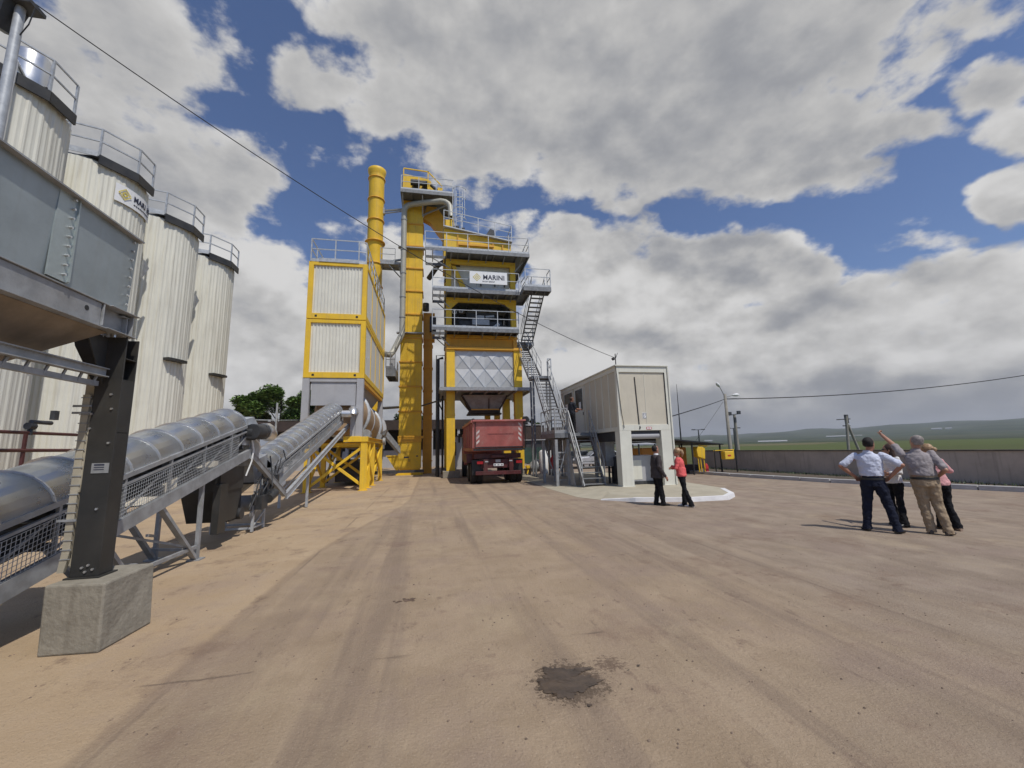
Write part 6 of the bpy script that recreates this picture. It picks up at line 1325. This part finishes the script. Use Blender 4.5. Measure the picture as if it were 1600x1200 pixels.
# ------------------------------------------------------------ people
SKIN = mat('skin', (.42, .22, .145), .5, 0, .08, 8); SKINT = mat('tanned_skin', (.36, .17, .11), .5, 0, .08, 8)
def cloth(nm, c, var=.12): return mat(nm, c, .85, 0, var, 6, .7, 16, spec=.2)
def person(loc, az, H, label, P, top, trousers, hair, shoes, sleeve='long', skin=SKIN, fat=1.0, female=False, hairstyle='short', jacket=False, flare=0., glasses=False, belt=False):
    k = H / 1.75; root = empty('person', loc, label, 'person', None, -R_(az))
    D = dict(hip=(0, 0, .93), sh=(0, 0, 1.42), head=(0, .01, 1.60), kneeL=(-.10, .03, .50), kneeR=(.10, .03, .50), ankL=(-.11, 0, .09), ankR=(.11, 0, .09), footL=0, footR=0,
             elbL=(-.27, -.02, 1.14), elbR=(.27, -.02, 1.14), wrL=(-.25, .10, .90), wrR=(.25, .10, .90), yaw=0, curl=.6); D.update(P)
    V = lambda n: Vector(D[n]) * k
    hip, sh, hd = V('hip'), V('sh'), V('head'); sw = (.155 if female else .185) * k * (fat ** .3)
    def spine(t): return hip.lerp(sh, t)
    def torso(mb, g, lo=-.10, neck=True, hemr=1.0):
        rs = []; prof = [(-.10, .150, .110), (0, .165 * (1.04 if female else 1), .120), (.18, .155, .112 * fat), (.38, .140 if female else .152, .105 * fat), (.60, .155 if female else .165, .112 * fat ** .7), (.80, .165 if female else .180, .115), (.93, .150 if female else .165, .095), (1.03, .095, .070), (1.08, .055, .055)]
        for t, a, b in prof:
            if t < lo - .001: continue
            f_ = fat ** .6 if t < .7 else 1
            c = spine(t) if t >= 0 else hip + Vector((0, 0, t * .5)); q = hemr if t < .1 else 1
            rs.append((c, Vector((a * k * f_ * q + g, 0, 0)), Vector((0, b * k * q + g, 0))))
        mb.rings(rs, 20)
    def limb(mb, pts, rr):
        out = []; rad = []
        for i in range(len(pts) - 1):
            for s_ in (0, .25, .5, .75):
                out.append(Vector(pts[i]).lerp(Vector(pts[i + 1]), s_)); e = s_ * s_ * (3 - 2 * s_); rad.append(rr[i] * (1 - e) + rr[i + 1] * e)
        out.append(Vector(pts[-1])); rad.append(rr[-1]); mb.tube(out, rad, 12)
        for i in range(len(pts)): mb.ball(pts[i], rr[i] * .98, n=10)
    b = MB(); torso(b, -.012 * k)
    R = Matrix.Rotation(-R_(D['yaw']), 3, 'Z')
    def hp(x, y, z): return hd + R @ Vector((x, y, z)) * k
    limb(b, [sh + Vector((0, 0, .0)), hd + Vector((0, -.012, -.06)) * k], [.058 * k, .050 * k])
    ux, uy = R @ Vector((1, 0, 0)), R @ Vector((0, 1, 0))
    hr = []
    for z, rx, ry, oy in ((-.115, .022, .022, .055), (-.105, .040, .040, .045), (-.08, .056, .062, .025), (-.04, .066, .082, .010), (0, .073, .092, .0), (.04, .075, .095, -.004), (.08, .068, .086, -.008), (.11, .050, .064, -.010), (.128, .02, .03, -.01)):
        hr.append((hp(0, oy, z), ux * rx * k, uy * ry * k))
    b.rings(hr, 18)
    b.rings([(hp(0, .083, .018), ux * .008 * k, uy * .006 * k), (hp(0, .092, -.005), ux * .011 * k, uy * .012 * k), (hp(0, .096, -.022), ux * .016 * k, uy * .015 * k), (hp(0, .085, -.032), ux * .012 * k, uy * .01 * k)], 8)
    b.ball(hp(0, .080, -.058), .022 * k, .012 * k, .010 * k, 8)
    for s_ in (-1, 1): b.ball(hp(s_ * .075, -.01, -.005), .012 * k, .02 * k, .03 * k, 8)
    arms = {}
    for s_, n in ((-1, 'L'), (1, 'R')):
        S0 = sh + Vector((s_ * sw, 0, -.02 * k)); E = V('elb' + n); Wr = V('wr' + n); arms[n] = (S0, E, Wr)
        limb(b, [S0 + Vector((-s_ * .02 * k, 0, -.01 * k)), E, Wr], [.046 * k, .042 * k, .031 * k])
        d = (Wr - E).normalized()
        if 'hand' + n in D: d = Vector(D['hand' + n]).normalized()
        sd = d.cross(Vector((s_, .3, .2))).normalized(); pn = d.cross(sd).normalized()
        if pn.x * s_ > 0: pn = -pn
        pal = Wr + d * .045 * k
        b.rings([(Wr + d * t * k, sd * a * k, pn * c * k) for t, a, c in ((-.01, .028, .022), (.03, .038, .017), (.07, .042, .016), (.095, .038, .013))], 12)
        point = D.get('point') == n
        for i, (o, L) in enumerate(((-.030, .070), (-.010, .080), (.010, .076), (.029, .060))):
            c = 0.05 if point and i == 0 else (1.3 if point else D['curl'])
            p0 = Wr + d * .085 * k + sd * o * k; p1 = p0 + (d * cos(c * .5) + pn * sin(c * .5)) * L * .5 * k; p2 = p1 + (d * cos(c * 1.3) + pn * sin(c * 1.3)) * L * .5 * k
            b.tube([p0, p1, p2], [.0105 * k, .0095 * k, .008 * k], 7)
        t0 = Wr + d * .03 * k - sd * .032 * k; t1 = t0 + (d * .7 - sd * .6 + pn * .3).normalized() * .04 * k; t2 = t1 + (d * .9 + pn * .4).normalized() * .03 * k; b.tube([t0, t1, t2], [.013 * k, .011 * k, .009 * k], 7)
    legs = {}
    for s_, n in ((-1, 'L'), (1, 'R')):
        H0 = hip + Vector((s_ * .085, 0, -.03)) * k; K = V('knee' + n); A = V('ank' + n); legs[n] = (H0, K, A); limb(b, [H0, K, A], [.080 * k, .052 * k, .036 * k])
        fa = Vector((sin(R_(D['foot' + n])), cos(R_(D['foot' + n])), 0)); limb(b, [A + Vector((0, 0, -.03)) * k, A + fa * .12 * k + Vector((0, 0, -.055)) * k], [.034 * k, .024 * k])
    def smoothobj(mb, nm, m_, par, vox, disp=0., it=4):
        o = mb.build(nm, m_, par, 0, True); q = o.modifiers.new('remesh', 'REMESH'); q.mode = 'VOXEL'; q.voxel_size = vox; q.use_smooth_shade = True
        q = o.modifiers.new('smooth', 'SMOOTH'); q.factor = .5; q.iterations = it
        if disp:
            tx = bpy.data.textures.new(nm + '_folds', 'CLOUDS'); tx.noise_scale = .09; tx.noise_depth = 2
            e = bpy.data.objects.new('x', None); bpy.data.objects.remove(e)
            q = o.modifiers.new('folds', 'DISPLACE'); q.texture = tx; q.strength = disp; q.mid_level = .5; q.texture_coords = 'LOCAL'
        return o
    body = smoothobj(b, 'body', skin, root, .0085 * k, 0, 2)
    # trousers
    t_ = MB(); rs = [(hip + Vector((0, 0, z)) * k, Vector(((a * fat ** .5) * k, 0, 0)), Vector((0, c * fat ** .7 * k, 0))) for z, a, c in ((-.10, .165, .118), (-.04, .172, .124), (.04, .162, .118), (.11, .150, .110))]; t_.rings(rs, 20)
    for n in 'LR':
        H0, K, A = legs[n]; limb(t_, [H0 + Vector((0, 0, -.02)) * k, K, A + Vector((0, 0, .0)) * k], [.098 * k * fat ** .4, (.064 if female else .078) * k, (.046 + flare if female else .066 + flare) * k])
        t_.tube([A + Vector((0, 0, .03)) * k, A + Vector((0, .0, -.055)) * k], [(.048 + flare if female else .066) * k, (.055 + flare if female else .075) * k], 12)
    smoothobj(t_, 'trousers', trousers, root, .010, .040, 2)
    # shirt or jacket
    s_ = MB(); torso(s_, (.022 if jacket else .012) * k, -.10 if not belt else .1, True, 1.06 if jacket else 1.0)
    if jacket: s_.rings([(hip + Vector((0, 0, z)) * k, Vector((a * k * fat ** .5, 0, 0)), Vector((0, c * k * fat ** .6, 0))) for z, a, c in ((-.14 if not female else -.02, .200, .150), (0.02, .190, .145), (.2, .175, .135))], 20)
    for n in 'LR':
        S0, E, Wr = arms[n]
        if sleeve == 'long': limb(s_, [S0 + Vector((0, 0, .0)), E, E.lerp(Wr, .92)], [.068 * k, .054 * k, .044 * k])
        elif sleeve == 'half': limb(s_, [S0, S0.lerp(E, .45), S0.lerp(E, .84)], [.062 * k, .059 * k, .064 * k])
        elif sleeve == 'mid': limb(s_, [S0, E, E.lerp(Wr, .5)], [.062 * k, .050 * k, .044 * k])
    smoothobj(s_, 'jacket' if jacket else 'shirt', top, root, .010, .034 if not jacket else .026, 2)
    if jacket and not female:
        c_ = MB(); c_.rings([(sh + Vector((0, .01, z)) * k, Vector((a * k, 0, 0)), Vector((0, a * k, 0))) for z, a in ((.0, .085), (.05, .068), (.08, .062))], 16); c_.build('collar', 'signw', root, 0, True)
    elif not female:
        c_ = MB(); c_.rings([(sh + Vector((0, .0, z)) * k, Vector((a * k, 0, 0)), Vector((0, a * k, 0))) for z, a in ((.02, .085), (.055, .070), (.075, .066))], 16); c_.build('collar', top, root, 0, True)
    if belt:
        bl = MB(); bl.rings([(hip + Vector((0, 0, z)) * k, Vector((.1725 * k * fat ** .5, 0, 0)), Vector((0, .126 * k * fat ** .7, 0))) for z in (.02, .06)], 24); bl.build('belt', 'black', root, 0, True)
    # hair
    h_ = MB()
    if hairstyle == 'short':
        h_.rings([(hp(0, -.030 - .01 * i * 0, z), ux * rx * k, uy * ry * k) for i, (z, rx, ry) in enumerate(((-.045, .060, .058), (-.01, .080, .078), (.035, .083, .092), (.07, .080, .094), (.10, .066, .080), (.128, .040, .052), (.140, .012, .018)))], 18)
    else:
        h_.rings([(hp(0, -.026, z), ux * rx * k, uy * ry * k) for (z, rx, ry) in ((-.06, .066, .062), (-.01, .086, .086), (.04, .089, .10), (.08, .083, .10), (.115, .066, .078), (.145, .03, .04))], 18)
        if hairstyle == 'ponytail': h_.tube([hp(0, -.09, .07), hp(0, -.15, .05), hp(.01, -.17, -.03), hp(0, -.15, -.13)], [.035 * k, .045 * k, .045 * k, .012 * k], 10)
        if hairstyle == 'bun': h_.ball(hp(0, -.13, .03), .05 * k, n=10); h_.ball(hp(0.03, -.07, -.05), .055 * k, n=10)
        if hairstyle == 'shoulder': h_.rings([(hp(0, -.05, z), ux * .085 * k, uy * .06 * k) for z in (-.15, -.1, .0)], 14)
    smoothobj(h_, 'hair', hair, root, .010, .016, 2)
    for n in 'LR':
        A = legs[n][2]; an = R_(D['foot' + n]); fa = Vector((sin(an), cos(an), 0)); sa = Vector((cos(an), -sin(an), 0))
        f_ = MB(); g0 = Vector((A.x, A.y, 0))
        f_.rings([(g0 + fa * t * k + Vector((0, 0, h / 2 + .004)) * k, sa * w_ * k, Vector((0, 0, h / 2)) * k) for t, w_, h in ((-.075, .02, .05), (-.06, .034, .075), (0, .038, .10), (.08, .044, .072), (.15, .044, .055), (.19, .028, .04), (.20, .01, .02))], 14)
        if female: f_.box(g0.x - .02 + fa.x * -.06, g0.x + .02 + fa.x * -.06, g0.y - .02 + fa.y * -.06, g0.y + .02 + fa.y * -.06, 0.0, .05)
        f_.build('shoe', shoes, root, 0, True)
    ey = MB()
    for s_ in (-1, 1): ey.ball(hp(s_ * .031, .080, .014), .013 * k, .008 * k, .007 * k, 8); 
    ey.build('eyes', 'mach', root, 0, True)
    if glasses:
        q = MB()
        for s_ in (-1, 1): q.ball(hp(s_ * .034, .088, .012), .030 * k, .012 * k, .022 * k, 10)
        q.bar(hp(-.07, .08, .018), hp(.07, .08, .018), .008, .008); q.bar(hp(-.076, .07, .02), hp(-.078, -.02, .01), .006, .008); q.bar(hp(.076, .07, .02), hp(.078, -.02, .01), .006, .008); q.build('sunglasses', 'glass', root, 0, True)
    return root
BLK = cloth('black_cloth', (.012, .012, .014)); NAVY = cloth('navy_denim', (.014, .017, .032)); CHAR = cloth('charcoal_tweed', (.060, .050, .050), .3); CORAL = cloth('coral_cloth', (.72, .13, .125))
WSH = cloth('white_shirt_cloth', (.58, .61, .72), .05); WBL = cloth('white_blouse', (.74, .73, .72), .05); STR = cloth('grey_shirt_cloth', (.30, .27, .27), .12); KHA = cloth('khaki_cloth', (.33, .25, .165), .1); PINK = cloth('pale_pink_cloth', (.62, .32, .32), .08); DK = cloth('dark_work_shirt', (.03, .032, .04))
HBLK = mat('black_hair', (.012, .010, .009), .8, 0, .3, 30); HBL = mat('blonde_hair', (.36, .23, .12), .5, 0, .35, 30); HGR = mat('grey_hair', (.26, .23, .21), .85, 0, .3, 30); HBR = mat('brown_hair', (.05, .025, .015), .5, 0, .3, 30)
SHB = mat('black_shoe', (.015, .014, .013), .35, 0, .2); SHN = mat('beige_shoe', (.35, .25, .18), .4, 0, .1); SHW = mat('white_shoe', (.6, .57, .54), .4, 0, .1); SHG = mat('brown_shoe', (.07, .055, .045), .6, 0, .2)
person((6.50, 11.25, 0), 96, 1.74, 'man in charcoal suit jacket facing the woman in the coral jacket', dict(ankL=(-.09, -.05, .09), ankR=(.10, .08, .09), wrR=(.28, .12, .84), elbR=(.28, -.05, 1.12), wrL=(-.2, .2, .92), yaw=-14), CHAR, BLK, HBLK, SHB, jacket=True, fat=1.28, skin=SKINT)
person((7.06, 10.80, 0), -48, 1.66, 'blonde woman in coral jacket and black trousers facing the man in the suit', dict(ankL=(-.08, -.16, .09), ankR=(.09, .05, .09), kneeL=(-.09, -.02, .5), hip=(0, .06, .93), sh=(0, .10, 1.40), head=(0, .14, 1.59), elbL=(-.22, .16, 1.13), elbR=(.22, .16, 1.13), wrL=(.02, .30, 1.17), wrR=(-.02, .32, 1.12), yaw=10), CORAL, BLK, HBL, SHW, female=True, jacket=True, hairstyle='ponytail', flare=.03)
person((8.40, 6.66, 0), 51, 1.80, 'man in white short sleeved shirt standing with hands on his hips, seen from behind', dict(ankL=(-.18, .03, .09), ankR=(.24, -.02, .09), kneeL=(-.13, .03, .5), kneeR=(.17, .02, .5), hip=(0, .0, .93), sh=(-.01, .0, 1.42), head=(.03, .0, 1.605), elbL=(-.44, -.10, 1.20), elbR=(.44, -.06, 1.22), wrL=(-.25, .02, 1.00), wrR=(.25, .02, 1.00), handL=(.4, .8, -.5), handR=(-.4, .8, -.5), footL=-25, footR=30, yaw=28), WSH, NAVY, HBLK, SHB, 'half', SKINT, fat=1.15, belt=True)
person((9.38, 7.02, 0), -82, 1.66, 'dark haired woman with sunglasses and white blouse standing behind the man in the white shirt', dict(elbL=(-.22, .05, 1.12), elbR=(.24, .05, 1.12), wrL=(.04, .22, 1.08), wrR=(-.04, .24, 1.12), ankL=(-.2, .1, .09), ankR=(.14, -.08, .09), yaw=40), WBL, BLK, HBR, SHB, 'mid', SKIN, female=True, hairstyle='shoulder', glasses=True, flare=.02)
person((9.07, 6.19, 0), 42, 1.82, 'grey haired man in grey shirt and khaki trousers pointing up to the left', dict(hip=(-.04, .02, .93), sh=(-.09, .04, 1.42), head=(-.06, .05, 1.60), kneeL=(-.10, .05, .5), kneeR=(.08, .03, .5), ankL=(-.06, .06, .09), ankR=(.14, -.02, .09), elbL=(-.34, .20, 1.56), wrL=(-.44, .42, 1.75), elbR=(.22, -.10, 1.12), wrR=(.18, .14, 1.00), point='L', footL=15, footR=35, yaw=-32), STR, KHA, HGR, SHG, 'half', SKIN, fat=1.30, belt=True)
person((9.70, 6.40, 0), 20, 1.66, 'blonde woman in pale pink top and black trousers, rightmost of the group by the road', dict(hip=(-.05, 0, .93), sh=(-.12, .02, 1.40), head=(-.15, .04, 1.58), elbL=(-.3, .12, 1.16), wrL=(-.1, .26, 1.2), elbR=(.20, .02, 1.16), wrR=(.05, .24, 1.24), kneeR=(.06, .03, .5), ankL=(-.05, .12, .09), ankR=(.12, -.02, .09), yaw=-30), PINK, BLK, HBL, SHN, 'mid', SKIN, female=True, hairstyle='bun', flare=.02)
person((6.52, 18.45, 2.36), 80, 1.74, 'man in dark work clothes standing on the platform by the cabin door', dict(elbR=(.22, .10, 1.14), wrR=(.16, .38, 1.12), elbL=(-.24, .02, 1.12), wrL=(-.2, .28, 1.08), yaw=-10), DK, BLK, HBR, SHB, 'half', SKINT, fat=1.12)
# ------------------------------------------------------------ haze
HZ = MB(); HZ.box(-5300, 5300, -5300, 5300, -60, 190)
hm_ = bpy.data.materials.new('haze'); hm_.use_nodes = True; t = hm_.node_tree; t.nodes.clear()
pv = N(t, 'ShaderNodeVolumePrincipled'); pv.inputs['Color'].default_value = (.86, .90, .96, 1); pv.inputs['Density'].default_value = HAZE; pv.inputs['Anisotropy'].default_value = .2
oo = N(t, 'ShaderNodeOutputMaterial'); t.links.new(pv.outputs[0], oo.inputs['Volume'])
tag(HZ.build('haze', hm_), kind='stuff')
